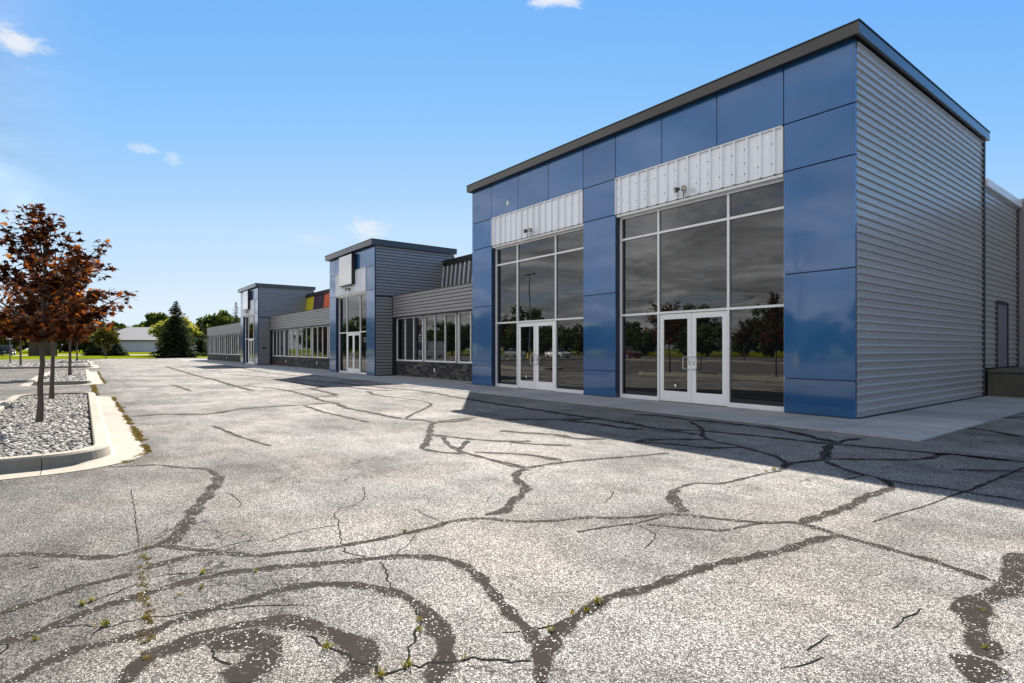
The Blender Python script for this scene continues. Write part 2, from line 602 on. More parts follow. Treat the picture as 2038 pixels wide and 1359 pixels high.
# sealed and open cracks in the pavement: width, run of points on the ground (metres)
CRACKS = [
    (0.05, [(-4.775,-0.416),(-4.689,-0.289),(-4.559,-0.135),(-4.381,0.026),(-4.3,0.17),(-4.324,0.269),(-4.366,0.393)]),
    (0.045, [(-7.598,0.225),(-7.526,0.406),(-7.395,0.682),(-7.111,0.831),(-6.861,1.041),(-6.488,1.093),(-6.214,1.077)]),
    (0.085, [(-6.386,1.099),(-6.1,1.05),(-5.837,0.955),(-5.622,0.886),(-5.301,0.766),(-4.875,0.636),(-4.595,0.547),(-4.426,0.477),(-4.315,0.408)]),
    (0.042, [(-4.373,0.394),(-4.198,0.519),(-4.025,0.659),(-3.877,0.779),(-3.76,0.892),(-3.738,0.979),(-3.645,1.239),(-3.61,1.431),(-3.587,1.615),(-3.591,1.795),(-3.59,2.012),(-3.627,2.207),(-3.558,2.423),(-3.398,2.547),(-3.318,2.617),(-3.237,2.716),(-3.145,2.891),(-3.073,3.091),(-2.944,3.237),(-2.842,3.413),(-2.77,3.632),(-2.65,3.75),(-2.41,3.883),(-2.177,4.049),(-2.087,4.187),(-2.017,4.251)]),
    (0.05, [(-2.027,4.245),(-1.863,4.231),(-1.671,4.18),(-1.489,4.169),(-1.29,4.15),(-1.154,4.141),(-1.018,4.1),(-0.932,4.07),(-0.86,4.039)]),
    (0.05, [(-3.943,0.287),(-3.987,0.403),(-4.024,0.516),(-4.014,0.59),(-3.949,0.714)]),
    (0.045, [(-3.717,-0.324),(-3.76,-0.245),(-3.809,-0.134),(-3.871,-0.006),(-3.889,0.099),(-3.902,0.227)]),
    (0.052, [(-3.351,-0.292),(-3.36,-0.207),(-3.407,-0.101),(-3.474,0.008),(-3.519,0.147),(-3.541,0.266),(-3.576,0.377),(-3.591,0.545),(-3.579,0.701),(-3.539,0.802),(-3.522,0.837),(-3.485,0.961),(-3.398,1.135),(-3.321,1.317),(-3.246,1.506),(-3.17,1.643),(-3.04,1.751),(-2.928,1.806),(-2.761,1.808),(-2.574,1.776),(-2.386,1.721),(-2.26,1.694),(-2.238,1.678),(-2.123,1.654),(-2.024,1.636),(-1.929,1.609),(-1.838,1.566)]),
    (0.075, [(-1.895,1.69),(-1.863,1.624),(-1.811,1.557),(-1.743,1.499),(-1.656,1.422)]),
    (0.055, [(-2.924,-0.23),(-2.976,-0.168),(-3.049,-0.079),(-3.06,0.018),(-3.057,0.127),(-3.05,0.235),(-3.09,0.326),(-3.113,0.435),(-3.137,0.552),(-3.141,0.704),(-3.135,0.712),(-3.157,0.784),(-3.151,0.914),(-3.093,1.051),(-3.008,1.154),(-2.882,1.258),(-2.74,1.32),(-2.593,1.354),(-2.473,1.357)]),
    (0.075, [(-2.538,1.363),(-2.436,1.346),(-2.321,1.328),(-2.193,1.29),(-2.088,1.24),(-2.004,1.179),(-1.917,1.082)]),
    (0.085, [(-2.646,0.132),(-2.761,0.172),(-2.816,0.235),(-2.837,0.331),(-2.861,0.468),(-2.867,0.576),(-2.845,0.645),(-2.834,0.673),(-2.798,0.733),(-2.708,0.824),(-2.593,0.882),(-2.461,0.928),(-2.343,0.952),(-2.251,0.941),(-2.175,0.876),(-2.146,0.783)]),
    (0.11, [(-2.74,0.435),(-2.754,0.498),(-2.718,0.581),(-2.668,0.598),(-2.613,0.635),(-2.534,0.636),(-2.447,0.601),(-2.383,0.528)]),
    (0.13, [(-2.368,0.494),(-2.433,0.539),(-2.505,0.588),(-2.6,0.618)]),
    (0.065, [(-5.174,3.856),(-4.968,3.845),(-4.753,3.831)]),
    (0.07, [(-4.734,3.827),(-4.612,3.603),(-4.307,3.386),(-4.105,3.318),(-3.917,3.108),(-3.786,2.912),(-3.65,2.755),(-3.598,2.665),(-3.602,2.599),(-3.599,2.499)]),
    (0.058, [(-5.627,4.167),(-5.345,4.348),(-5.056,4.374),(-4.82,4.431)]),
    (0.059, [(-4.768,3.855),(-4.745,4.336),(-4.675,4.702),(-4.536,5.136),(-4.36,5.818)]),
    (0.06, [(-1.715,4.18),(-1.768,3.941),(-1.794,3.642),(-1.84,3.409),(-1.885,3.224),(-1.934,3.025),(-1.951,2.794),(-1.966,2.579),(-1.967,2.432),(-2.008,2.207),(-1.998,2.082),(-1.967,1.943),(-1.938,1.814),(-1.895,1.69)]),
    (0.035, [(-2.997,5.938),(-3.034,5.622),(-3.045,5.207),(-3.069,4.886),(-3.207,4.729),(-3.228,4.568),(-3.185,4.339)]),
    (0.085, [(-3.188,4.355),(-3.064,4.144),(-2.867,3.939),(-2.715,3.801)]),
    (0.028, [(-2.685,3.32),(-2.533,3.421),(-2.363,3.547),(-2.256,3.656),(-2.214,3.901),(-2.171,4.037)]),
    (0.022, [(-2.874,2.789),(-2.821,3.046),(-2.75,3.303),(-2.741,3.595)]),
    (0.065, [(-3.171,7.461),(-3.038,7.089),(-2.989,6.899),(-3.069,6.631),(-3.118,6.332),(-3.009,5.963)]),
    (0.071, [(-2.997,6.939),(-2.704,7.32),(-2.388,7.682),(-2.265,8.01),(-2.229,8.502),(-1.871,8.524),(-1.521,8.602)]),
    (0.055, [(-2.948,6.87),(-2.688,6.594),(-2.441,6.434),(-2.235,6.385),(-2.089,6.22),(-1.986,6.005)]),
    (0.065, [(-1.986,6.005),(-2.002,5.72),(-2.013,5.448),(-1.976,5.141),(-1.981,4.89),(-1.987,4.689),(-1.998,4.455),(-2.004,4.262)]),
    (0.052, [(-2.201,6.331),(-1.966,6.324),(-1.712,6.383),(-1.456,6.363),(-1.287,6.394),(-1.127,6.377)]),
    (0.03, [(-1.568,6.028),(-1.539,6.353),(-1.52,6.479),(-1.507,6.867),(-1.482,7.366),(-1.451,8.207)]),
    (0.061, [(-1.887,7.426),(-1.68,7.654),(-1.406,7.956)]),
    (0.026, [(-2.396,5.994),(-2.365,6.403)]),
    (0.015, [(-1.568,6.028),(-1.595,5.514),(-1.643,5.174),(-1.687,4.722)]),
    (0.1, [(-0.835,4.744),(-0.83,4.518),(-0.804,4.297),(-0.76,4.121),(-0.753,3.986),(-0.789,3.853),(-0.824,3.692),(-0.823,3.522),(-0.787,3.396),(-0.728,3.261),(-0.679,3.121),(-0.652,3.024)]),
    (0.11, [(-0.674,2.995),(-0.654,2.858),(-0.623,2.768)]),
    (0.08, [(-0.716,4.069),(-0.745,3.944)]),
    (0.15, [(-13.028,0.73),(-13.101,1.264),(-12.836,1.609),(-12.617,2.076),(-13.206,2.694),(-13.354,3.39),(-13.359,4.103),(-13.396,4.721)]),
    (0.15, [(-49.926,4.982),(-36.636,4.591),(-30.971,4.425),(-26.634,4.431),(-21.979,4.273),(-18.89,4.223)]),
    (0.099, [(-23.741,2.569),(-21.962,2.639),(-19.76,2.649)]),
    (0.11, [(-21.755,4.564),(-19.745,5.012),(-18.228,5.085),(-16.668,5.046),(-15.36,4.956),(-14.276,4.8),(-13.208,4.809),(-11.895,4.616),(-11.043,4.697),(-9.887,4.691)]),
    (0.15, [(-18.228,5.085),(-18.653,5.935),(-19.674,6.706),(-20.723,6.502),(-23.178,6.614)]),
    (0.15, [(-18.653,5.935),(-16.968,5.861),(-15.606,5.682),(-15.233,5.122),(-15.402,4.901)]),
    (0.075, [(-13.207,4.056),(-11.61,3.957),(-10.606,3.988),(-9.487,4.035)]),
    (0.05, [(-10.613,1.746),(-10.005,1.794),(-9.049,1.846)]),
    (0.041, [(-9.139,1.829),(-8.326,1.944),(-7.955,2.003)]),
    (0.15, [(-19.289,7.207),(-17.217,7.323),(-16.224,7.697)]),
    (0.123, [(-16.43,6.988),(-15.154,6.64),(-14.049,6.665)]),
    (0.15, [(-41.657,8.659),(-32.823,8.13),(-28.003,8.293)]),
    (0.15, [(-31.838,5.945),(-23.935,7.4),(-17.771,8.061),(-15.519,8.317),(-12.392,7.96),(-10.22,7.786),(-8.365,7.677),(-7.242,7.611),(-6.238,7.621)]),
    (0.062, [(-14.472,6.565),(-13.313,6.759),(-12.235,6.699),(-11.585,6.496),(-10.809,5.887),(-10.096,5.238),(-9.516,4.804)]),
    (0.105, [(-10.228,4.64),(-9.429,4.761),(-9.06,4.934),(-8.712,4.949)]),
    (0.08, [(-8.74,4.97),(-8.248,4.613),(-7.517,4.182),(-6.918,3.808),(-6.513,3.51)]),
    (0.089, [(-7.505,4.197),(-7.091,4.33),(-6.77,4.458),(-6.407,4.653),(-6.103,5.013)]),
    (0.087, [(-6.253,4.764),(-5.871,4.913),(-5.498,5.232)]),
    (0.063, [(-6.513,3.51),(-6.172,3.58),(-5.865,3.767)]),
    (0.06, [(-7.171,4.225),(-6.652,3.98),(-6.1,3.821),(-5.781,3.807),(-5.374,3.81),(-4.977,3.791),(-4.775,3.832)]),
    (0.06, [(-6.708,4.352),(-6.278,3.973),(-6.149,3.832)]),
    (0.071, [(-5.905,3.928),(-5.657,4.108),(-5.395,4.309),(-5.157,4.417),(-4.841,4.443)]),
    (0.128, [(-8.712,4.949),(-8.827,5.391),(-8.876,5.962)]),
    (0.123, [(-8.684,4.985),(-8.599,5.387),(-8.771,5.776)]),
    (0.107, [(-7.188,5.27),(-6.803,5.434),(-6.353,5.699),(-5.886,5.705),(-5.585,6.002)]),
    (0.15, [(-8.328,6.195),(-7.793,6.831),(-7.3,7.535)]),
    (0.128, [(-7.538,6.918),(-6.934,7.125),(-6.278,7.055),(-5.89,7.195)]),
    (0.137, [(-7.359,8.683),(-6.913,8.913),(-6.305,8.882),(-5.333,8.98),(-4.512,8.912),(-3.613,8.416),(-3.494,8.299)]),
    (0.111, [(-6.361,7.505),(-5.688,7.497),(-5.262,7.818),(-4.726,7.959),(-4.09,8.078),(-3.49,8.129),(-3.135,8.256),(-2.725,8.319)]),
    (0.06, [(-6.08,8.718),(-5.477,8.138),(-5.19,7.797),(-4.926,7.385),(-4.562,7.087),(-4.159,7.004),(-3.798,6.845),(-3.512,6.717),(-3.276,6.502),(-3.131,6.33)]),
    (0.085, [(-3.019,6.964),(-3.147,7.331),(-3.311,7.787),(-3.402,8.158),(-3.422,8.573),(-3.372,9.013)]),
    (0.094, [(-5.212,6.149),(-5.098,6.573),(-4.649,7.158)]),
    (0.09, [(-5.212,6.149),(-4.665,6.428),(-4.257,6.554),(-4.026,6.934)]),
    (0.104, [(-5.643,7.438),(-5.048,7.434)]),
    (0.096, [(-3.235,8.218),(-2.725,8.369),(-2.253,8.455),(-2.19,8.537),(-1.524,8.62)]),
    (0.119, [(-2.732,11.566),(-2.444,11.461),(-1.944,10.996)]),
    (0.124, [(-2.726,13.857),(-2.54,14.367)]),
    (0.008, [(-5.041,2.098),(-4.712,1.977),(-4.507,1.802),(-4.463,1.655),(-4.283,1.549),(-4.138,1.528),(-3.868,1.435),(-3.658,1.369)]),
    (0.006, [(-3.26,1.559),(-3.382,1.728),(-3.54,1.862)]),
    (0.01, [(-3.206,1.443),(-3.001,1.393),(-2.886,1.35),(-2.802,1.35)]),
    (0.01, [(-3.596,1.345),(-3.444,1.343),(-3.323,1.405)]),
    (0.01, [(-2.52,1.325),(-2.395,1.286),(-2.295,1.207),(-2.204,1.134),(-2.11,1.082),(-2.076,1.084)]),
    (0.013, [(-2.176,0.935),(-2.086,0.953),(-2.08,1.04),(-2.027,1.159),(-1.992,1.245),(-1.92,1.35),(-1.839,1.414)]),
    (0.011, [(-2.581,0.808),(-2.429,0.841),(-2.266,0.899),(-2.176,0.935)]),
    (0.007, [(-2.54,0.563),(-2.584,0.684)]),
    (0.006, [(-3.053,0.677),(-2.863,0.939)]),
    (0.008, [(-3.99,0.991),(-4.084,1.243),(-4.062,1.494)]),
    (0.007, [(-4.123,2.137),(-3.807,2.133),(-3.633,2.151)]),
    (0.01, [(-2.054,1.521),(-2.005,1.661),(-1.962,1.782)]),
    (0.011, [(-1.87,1.385),(-1.797,1.489)]),
    (0.007, [(-2.71,3.255),(-2.49,3.171),(-2.368,2.894)]),
    (0.008, [(-3.59,3.832),(-3.458,3.802),(-3.273,3.494)]),
    (0.02, [(-4.352,-0.253),(-4.355,-0.207)]),
    (0.007, [(-3.785,0.292),(-3.749,0.438),(-3.679,0.549)]),
    (0.007, [(-3.58,-0.026),(-3.644,0.115),(-3.732,0.248)]),
    (0.008, [(-3.212,-0.28),(-3.325,-0.233),(-3.363,-0.056),(-3.255,0.045)]),
    (0.008, [(-3.23,0.063),(-3.223,0.235),(-3.127,0.474),(-3.032,0.719)]),
    (0.006, [(-4.403,0.293),(-5.222,0.325),(-6.261,0.351)]),
    (0.011, [(-2.705,0.436),(-2.575,0.465),(-2.471,0.49)]),
    (0.007, [(-4.053,0.673),(-4.102,0.845),(-4.108,0.975)]),
    (0.006, [(-5.674,0.915),(-5.538,1.043),(-5.142,1.059),(-4.994,1.003)]),
    (0.006, [(-1.147,2.478),(-1.143,2.597),(-1.133,2.708)]),
    (0.006, [(-1.137,2.239),(-1.103,2.353),(-1.07,2.479)]),
    (0.007, [(-0.981,2.982),(-0.991,3.143),(-0.968,3.348)]),
]
N_SEALED = 72
WEEDS = [(-3.247, 0.075, 1), (-3.673, 0.554, 0.8), (-3.448, 0.510, 0.6), (-3.590, 0.000, 0.8), (-3.616, 0.041, 0.6), (-4.186, 0.300, 0.7), (-4.367, 0.326, 0.5), (-3.227, 0.237, 0.5), (-3.410, 0.406, 0.5), (-3.631, 1.816, 0.7), (-2.394, 1.273, 0.6), (-2.304, 1.234, 0.6), (-2.417, 0.844, 0.8), (-2.077, 1.048, 0.8), (-2.085, 0.939, 0.8), (-2.009, 2.098, 1), (-1.981, 1.989, 0.7), (-1.997, 1.908, 0.6), (-3.501, 0.803, 0.6), (-1.942, 1.713, 0.7), (-3.065, 5.909, 0.9), (-3.076, 5.772, 0.7), (-3.274, -0.169, 0.6), (-1.987, 1.275, 0.5), (-0.783, 3.550, 0.5), (-0.678, 3.111, 0.5)]
# ================================================================== the setting
def terrain_z(x):
    if x > -97: return -.03
    if x > -185: return -.03 + (-97 - x) / 88 * .66
    return .63
xs = [300, 80, 0, -60, -90, -97, -105, -115, -130, -150, -170, -185, -230, -320, -500, -900, -1600]
ys = [-1200, -500, -250, -120, -60, -30, -10, 0, 10, 20, 40, 70, 140, 300, 600, 1200]
g = MB()
g.v = [(x, y, terrain_z(x)) for y in ys for x in xs]
nx = len(xs)
g.f = [(j * nx + i + 1, j * nx + i, (j + 1) * nx + i, (j + 1) * nx + i + 1) for j in range(len(ys) - 1) for i in range(nx - 1)]
tag(g.build('ground', 'grass', origin=(0, 0, 0)), 'mown green lawn and ground around the parking lot', kind='structure')
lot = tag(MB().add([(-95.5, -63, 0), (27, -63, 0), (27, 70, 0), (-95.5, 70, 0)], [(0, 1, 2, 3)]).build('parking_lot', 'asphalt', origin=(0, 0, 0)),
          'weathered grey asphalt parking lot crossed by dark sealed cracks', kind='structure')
road = MB()
road.v = [(x, y, terrain_z(x) + .02) for x in (-127, -133) for y in (-250, 250)]
road.f = [(0, 1, 3, 2)]
tag(road.build('road', mat('pale_road', (.33, .32, .30), .9), origin=(0, 0, 0)), 'pale road beyond the lawn', kind='structure')
# sealed cracks: ribbons lying on the asphalt
def smooth_line(pts, step):
    P = [Vector((x, y)) for x, y in pts]
    out = []
    for i in range(len(P) - 1):
        p0, p1, p2, p3 = P[max(i - 1, 0)], P[i], P[i + 1], P[min(i + 2, len(P) - 1)]
        n = max(1, int((p2 - p1).length / step))
        for k in range(n):
            t = k / n
            out.append(.5 * ((2 * p1) + (p2 - p0) * t + (2 * p0 - 5 * p1 + 4 * p2 - p3) * t * t + (3 * p1 - p0 - 3 * p2 + p3) * t ** 3))
    out.append(P[-1])
    return out

rnd = random.Random(3)
for ci, (cw, pts) in enumerate(CRACKS):
    sealed = ci < N_SEALED
    far = min(math.hypot(*p) for p in pts)
    line = smooth_line(pts, max(.03, cw * .6, far * .008))
    wide = cw * ((1.45 if cw > .045 else 1.25) if sealed else 1.0)
    mb = MB()
    edge = []
    ph = rnd.random() * 50
    for i, p in enumerate(line):
        a, c = line[max(i - 1, 0)], line[min(i + 1, len(line) - 1)]
        d = (c - a)
        d = d.normalized() if d.length > 1e-6 else Vector((1, 0))
        nrm = Vector((-d.y, d.x))
        wob = 1 + .28 * math.sin(i * .9 + ph) + .25 * (rnd.random() - .5)
        j = (rnd.random() - .5) * cw * (.25 if sealed else 2.6)
        hw = wide * .5 * wob
        if i in (0, len(line) - 1):
            hw *= .45
        z = .0014 + (ci % 9) * .00012
        for s in (-1, -.5, 0, .5, 1):
            q = p + nrm * (s * hw + j)
            mb.v.append((q.x, q.y, z))
            edge.append(abs(s) * min(1, max(.35, (cw - .01) / .04)))
        if i:
            o = (i - 1) * 5
            mb.f += [(o + k, o + k + 1, o + k + 6, o + k + 5) for k in range(4)]
    ob = mb.build('crack_seal' if sealed else 'open_crack', 'tar' if sealed else 'gap', lot)
    if sealed:
        at = ob.data.attributes.new('edge', 'FLOAT', 'POINT')
        at.data.foreach_set('value', edge)

# concrete walk: one slab after another
walk = tag(MB().box(-78.6, -2.74, 9.36, 12.9, -.12, -.002).box(-4.8, -2.76, 12.9, 19.9, -.12, -.002).build('sidewalk', 'mortar'),
           'pale concrete sidewalk of square slabs along the shop fronts', kind='structure')
slabs = {}
x = -2.75
rnd = random.Random(5)
def slab(x0, x1, y0, y1):
    key = (round(x1 - x0, 3), round(y1 - y0, 3))
    if key not in slabs:
        slabs[key] = MB().bevbox(0, key[0], 0, key[1], -.1, 0, .008).mesh('slab')
    place('slab', slabs[key], 'sidewalk', (x0, y0, .018 + rnd.random() * .004), walk)
slab(-3.942, -2.75, 9.35, 11.18)
x = -3.95
for k in range(60):
    slab(x - 1.236, x, 9.35, 12.6 if x < -17.2 and not (-31.8 < x - .6 < -25.4) and not (-54.6 < x - .6 < -48.2) else 11.33)
    x -= 1.25
yy = 11.19
while yy < 19.8:
    slab(-4.26, -2.75, yy, yy + 1.436)
    yy += 1.45

# ================================================================== planting islands
def outline(x0, x1, y0, y1, r, seg=14):
    pts = []
    for cx_, cy_, a0 in ((x1 - r, y1 - r, 0), (x0 + r, y1 - r, 90), (x0 + r, y0 + r, 180), (x1 - r, y0 + r, 270)):
        for k in range(seg + 1):
            a = R(a0 + 90 * k / seg)
            pts.append((cx_ + r * math.cos(a), cy_ + r * math.sin(a), math.cos(a), math.sin(a)))
    return pts

PROF = [(.36, -.02), (.36, .006), (.05, .012), (.012, .03), (-.012, .13), (-.035, .152), (-.15, .155), (-.165, .14), (-.165, .02)]

def rock_mesh(rng, n):
    t = (1 + 5 ** .5) / 2
    ico = np.array([(-1, t, 0), (1, t, 0), (-1, -t, 0), (1, -t, 0), (0, -1, t), (0, 1, t), (0, -1, -t), (0, 1, -t), (t, 0, -1), (t, 0, 1), (-t, 0, -1), (-t, 0, 1)], float)
    ico /= np.linalg.norm(ico[0])
    fc = np.array([(0, 11, 5), (0, 5, 1), (0, 1, 7), (0, 7, 10), (0, 10, 11), (1, 5, 9), (5, 11, 4), (11, 10, 2), (10, 7, 6), (7, 1, 8), (3, 9, 4), (3, 4, 2), (3, 2, 6), (3, 6, 8), (3, 8, 9), (4, 9, 5), (2, 4, 11), (6, 2, 10), (8, 6, 7), (9, 8, 1)])
    return ico, fc

def gravel(name, x0, x1, y0, y1, n, size, z, label, bed=True):
    rng = np.random.default_rng(int(abs(x0) * 10))
    ico, fc = rock_mesh(rng, n)
    px = rng.uniform(x0, x1, n); py = rng.uniform(y0, y1, n)
    pz = z + rng.uniform(-.012, .014, n)
    s = size * rng.uniform(.55, 1.35, n)
    an = rng.uniform(0, 6.28, n)
    sc = np.stack([s * rng.uniform(.8, 1.5, n), s * rng.uniform(.6, 1.0, n), s * rng.uniform(.4, .75, n)], 1)
    loc = ico[None] * (1 + rng.uniform(-.22, .22, (n, 12, 1))) * sc[:, None]
    ca, sa = np.cos(an)[:, None], np.sin(an)[:, None]
    X = loc[..., 0] * ca - loc[..., 1] * sa + px[:, None]
    Y = loc[..., 0] * sa + loc[..., 1] * ca + py[:, None]
    tl = rng.uniform(-.4, .4, (n, 1))
    Z = loc[..., 2] + loc[..., 0] * tl + pz[:, None]
    V = np.stack([X, Y, Z], -1).reshape(-1, 3)
    F = (fc[None] + (np.arange(n) * 12)[:, None, None]).reshape(-1, 3)
    o = ((x0 + x1) / 2, (y0 + y1) / 2, z)
    me = bpy.data.meshes.new(name)
    me.from_pydata((V - np.array(o)).tolist(), [], F.tolist())
    ob = place(name, me, 'gravel', o)
    return tag(ob, label, 'gravel', kind='stuff')

def island(x0, x1, y0, y1, r, label, seglen=2.4):
    root = thing('planting_island', ((x0 + x1) / 2, (y0 + y1) / 2, 0), label, 'kerbed island', 'kerbed planting islands in the parking lot')
    raw = outline(x0, x1, y0, y1, r)
    # resample straight runs
    pts = []
    for i, p in enumerate(raw):
        q = raw[(i + 1) % len(raw)]
        pts.append(p)
        L = math.hypot(q[0] - p[0], q[1] - p[1])
        if L > seglen:
            k = round(L / seglen)
            for j in range(1, k):
                t = j / k
                pts.append((p[0] + (q[0] - p[0]) * t, p[1] + (q[1] - p[1]) * t, p[2], p[3]))
    pts.append(pts[0])
    run, seg = 0, [pts[0]]
    for i in range(1, len(pts)):
        a, c = pts[i - 1], pts[i]
        run += math.hypot(c[0] - a[0], c[1] - a[1])
        seg.append(c)
        if run >= seglen * .95 or i == len(pts) - 1:
            mb = MB()
            m = len(PROF)
            for si, s in enumerate(seg):
                tx, ty = -s[3], s[2]
                sh = .004 if si == 0 else (-.004 if si == len(seg) - 1 else 0)
                for off, z in PROF:
                    mb.v.append((s[0] + s[2] * off + tx * sh, s[1] + s[3] * off + ty * sh, z))
            for si in range(len(seg) - 1):
                for k in range(m - 1):
                    o = si * m
                    mb.f.append((o + k, o + k + 1, o + m + k + 1, o + m + k))
            mb.f += [tuple(range(m)), tuple(range((len(seg) - 1) * m, len(seg) * m))[::-1]]
            mb.build('kerb_stone', 'kerb', root)
            run, seg = 0, [c]
    inner = [(p[0] - p[2] * .16, p[1] - p[3] * .16, .075) for p in pts[:-1]]
    MB().add(inner, [tuple(range(len(inner)))]).build('gravel_bed', 'gravelbed', root)
    return root

island(-19.05, -7.85, -1.42, .27, .62, 'nearest long kerbed island with two red maples in pale rock')
gravel('landscape_rock', -18.85, -8.1, -1.22, .07, 10500, .031, .088, 'pale grey river rock filling the nearest planting island')
island(-40.5, -25.85, -1.42, .27, .5, 'second kerbed island, with one slim maple trunk')
gravel('landscape_rock', -40.3, -26.05, -1.22, .07, 4200, .055, .095, 'pale rock in the second planting island')
island(-60.5, -48.8, -26, .6, .8, 'wide kerbed rock strip behind the first two islands', 4.0)
gravel('landscape_rock', -60.2, -49.1, -25.7, .3, 6500, .11, .10, 'pale rock covering the wide strip behind the two islands')
island(-74, -65.5, -1.9, .5, .6, 'farthest small kerbed island before the lawn', 4.0)
gravel('landscape_rock', -73.7, -65.8, -1.6, .2, 900, .11, .11, 'pale rock in the farthest small island')

def tufts(name, spots, mat_name, label, cat, blades=14, h=.06, wd=.006, spread=.03, seed=1):
    rng = random.Random(seed)
    mb = MB()
    for (x, y, k) in spots:
        for b in range(blades):
            a = rng.random() * 6.28
            r = rng.random() * spread * k
            bx, by = x + math.cos(a) * r, y + math.sin(a) * r
            hh = h * k * (.4 + rng.random() * .8)
            la = rng.random() * 6.28
            ln = hh * (.3 + rng.random() * .9)
            px, py = math.cos(la + 1.57) * wd * k, math.sin(la + 1.57) * wd * k
            mx, my = bx + math.cos(la) * ln * .4, by + math.sin(la) * ln * .4
            tx, ty = bx + math.cos(la) * ln, by + math.sin(la) * ln
            mb.add([(bx - px, by - py, .002), (bx + px, by + py, .002), (mx + px * .8, my + py * .8, hh * .7), (mx - px * .8, my - py * .8, hh * .7), (tx, ty, hh)],
                   [(0, 1, 2, 3), (3, 2, 4)])
    return tag(mb.build(name, mat_name, origin=(spots[0][0], spots[0][1], 0)), label, cat, kind='stuff')

rng = random.Random(11)
moss = []
for (xa, ya, xb, yb, n, k) in ((-18.6, .64, -11, .655, 300, 1.0), (-11, .655, -8.4, .65, 150, 1.1), (-8.4, .65, -7.75, .35, 30, .7), (-7.7, .3, -7.4, -.3, 16, .4), (-25.4, .30, -19.6, .30, 200, 1.5), (-4.25, .31, -2.5, .2, 80, .45), (-33, .66, -26.2, .66, 90, 1.3), (-41, .7, -33, .66, 50, 1.3)):
    for i in range(n):
        t = rng.random()
        if math.sin(t * abs(xb - xa) * 2.3) + math.sin(t * abs(xb - xa) * 5.9 + 1) < -1.05: continue
        moss.append((xa + (xb - xa) * t + rng.gauss(0, .02), ya + (yb - ya) * t + rng.gauss(0, .018), k * (.4 + rng.random() * .6)))
tufts('moss', moss, 'moss', 'brown green moss and weeds along the island gutters', 'moss', 18, .022, .009, .055)
weeds = [(p[0], p[1], p[2]) for p in WEEDS]
tufts('weeds', weeds, 'weed', 'small green weeds sprouting from the pavement cracks', 'weeds', 20, .035, .0035, .03, 4)

# ================================================================== the shop building
shop = thing('retail_building', (-30, 15.5, 0), 'long single storey retail building with blue panelled entrance towers and grey ribbed siding', 'building')
D = 11.2

def part(name, mb, m, parent=None, **k):
    return mb.build(name, m, parent or shop, **k)

# backing walls and roofs
part('wall', MB().box(-16.93, -4.36, 11.64, 19.55, 0, 6.95), 'core')
part('wall', MB().box(-16.93, -4.40, 19.56, 23.49, 0, 5.72), 'core')

SIDE = {}
def courses_side(x, y0, y1, z0, z1, m='siding', pitch=.151, skip=None):
    """courses on a wall that faces +x"""
    n = int(round((z1 - z0) / pitch))
    p = (z1 - z0) / n
    k = p / .151
    lap = [(-.02, 0), (-.02, .024 * k), (.016, .026 * k), (.014, .10 * k), (.004, .150 * k), (-.02, .151 * k)]
    prof = lap if m == 'lap' else [(-.004, 0), (0, 0), (0, .094 * k), (.034, .103 * k), (.036, .124 * k), (.004, .148 * k), (0, .151 * k), (-.004, .151 * k)]
    def me(L):
        key = (round(L, 3), round(p, 4), m)
        if key not in SIDE:
            SIDE[key] = MB().extrude(prof[::-1], 'y', 0, L, close=True, caps=True).mesh('siding_course')
        return SIDE[key]
    for i in range(n):
        z = z0 + i * p
        runs = [(y0, y1)]
        if skip and z + p > skip[2] and z < skip[3]:
            runs = [(y0, skip[0]), (skip[1], y1)]
        for a, b in runs:
            place('siding_course', me(b - a), m, (x, a, z), shop)

FRONT = {}
def courses_front(y, x0, x1, z0, z1, m='lap', pitch=.151):
    n = int(round((z1 - z0) / pitch))
    p = (z1 - z0) / n
    k = p / .151
    prof = [(.02, 0), (.02, .024 * k), (-.018, .026 * k), (-.015, .10 * k), (-.004, .150 * k), (.02, .151 * k)]
    me = MB().extrude(prof, 'x', 0, x1 - x0, close=True, caps=True).mesh('siding_course')
    for i in range(n):
        place('siding_course', me, m, (x0, y, z0 + i * p), shop)

# corner block: side wall
courses_side(-4.30, 11.29, 19.48, .04, 6.97)
part('base_trim', MB().box(-4.36, -4.275, 11.28, 19.5, .018, .042), 'trim')
part('corner_post', MB().box(-4.36, -4.245, 19.48, 19.575, .02, 6.97), 'trim')
courses_side(-4.32, 19.58, 23.45, .78, 5.74, skip=(20.93, 22.17, .76, 2.68))
part('corner_post', MB().box(-4.38, -4.27, 23.40, 23.49, .75, 5.74), 'trim')
dr = part('steel_door', MB().bevbox(-4.36, -4.30, 20.97, 22.13, .77, 2.64, .006), 'steel_door')
MB().box(-4.38, -4.265, 20.91, 20.968, .76, 2.70).box(-4.38, -4.265, 22.132, 22.19, .76, 2.70).box(-4.38, -4.265, 20.97, 22.13, 2.642, 2.70).build('door_frame', 'trim', dr)
MB().tube([(-4.30, 21.08, 1.75), (-4.245, 21.08, 1.75), (-4.245, 21.2, 1.75)], [.012] * 3, 6).build('handle', 'chrome', dr)
part('rear_wall', MB().box(-16.9, 6, 23.5, 40, 0, 6.05), 'greywall')

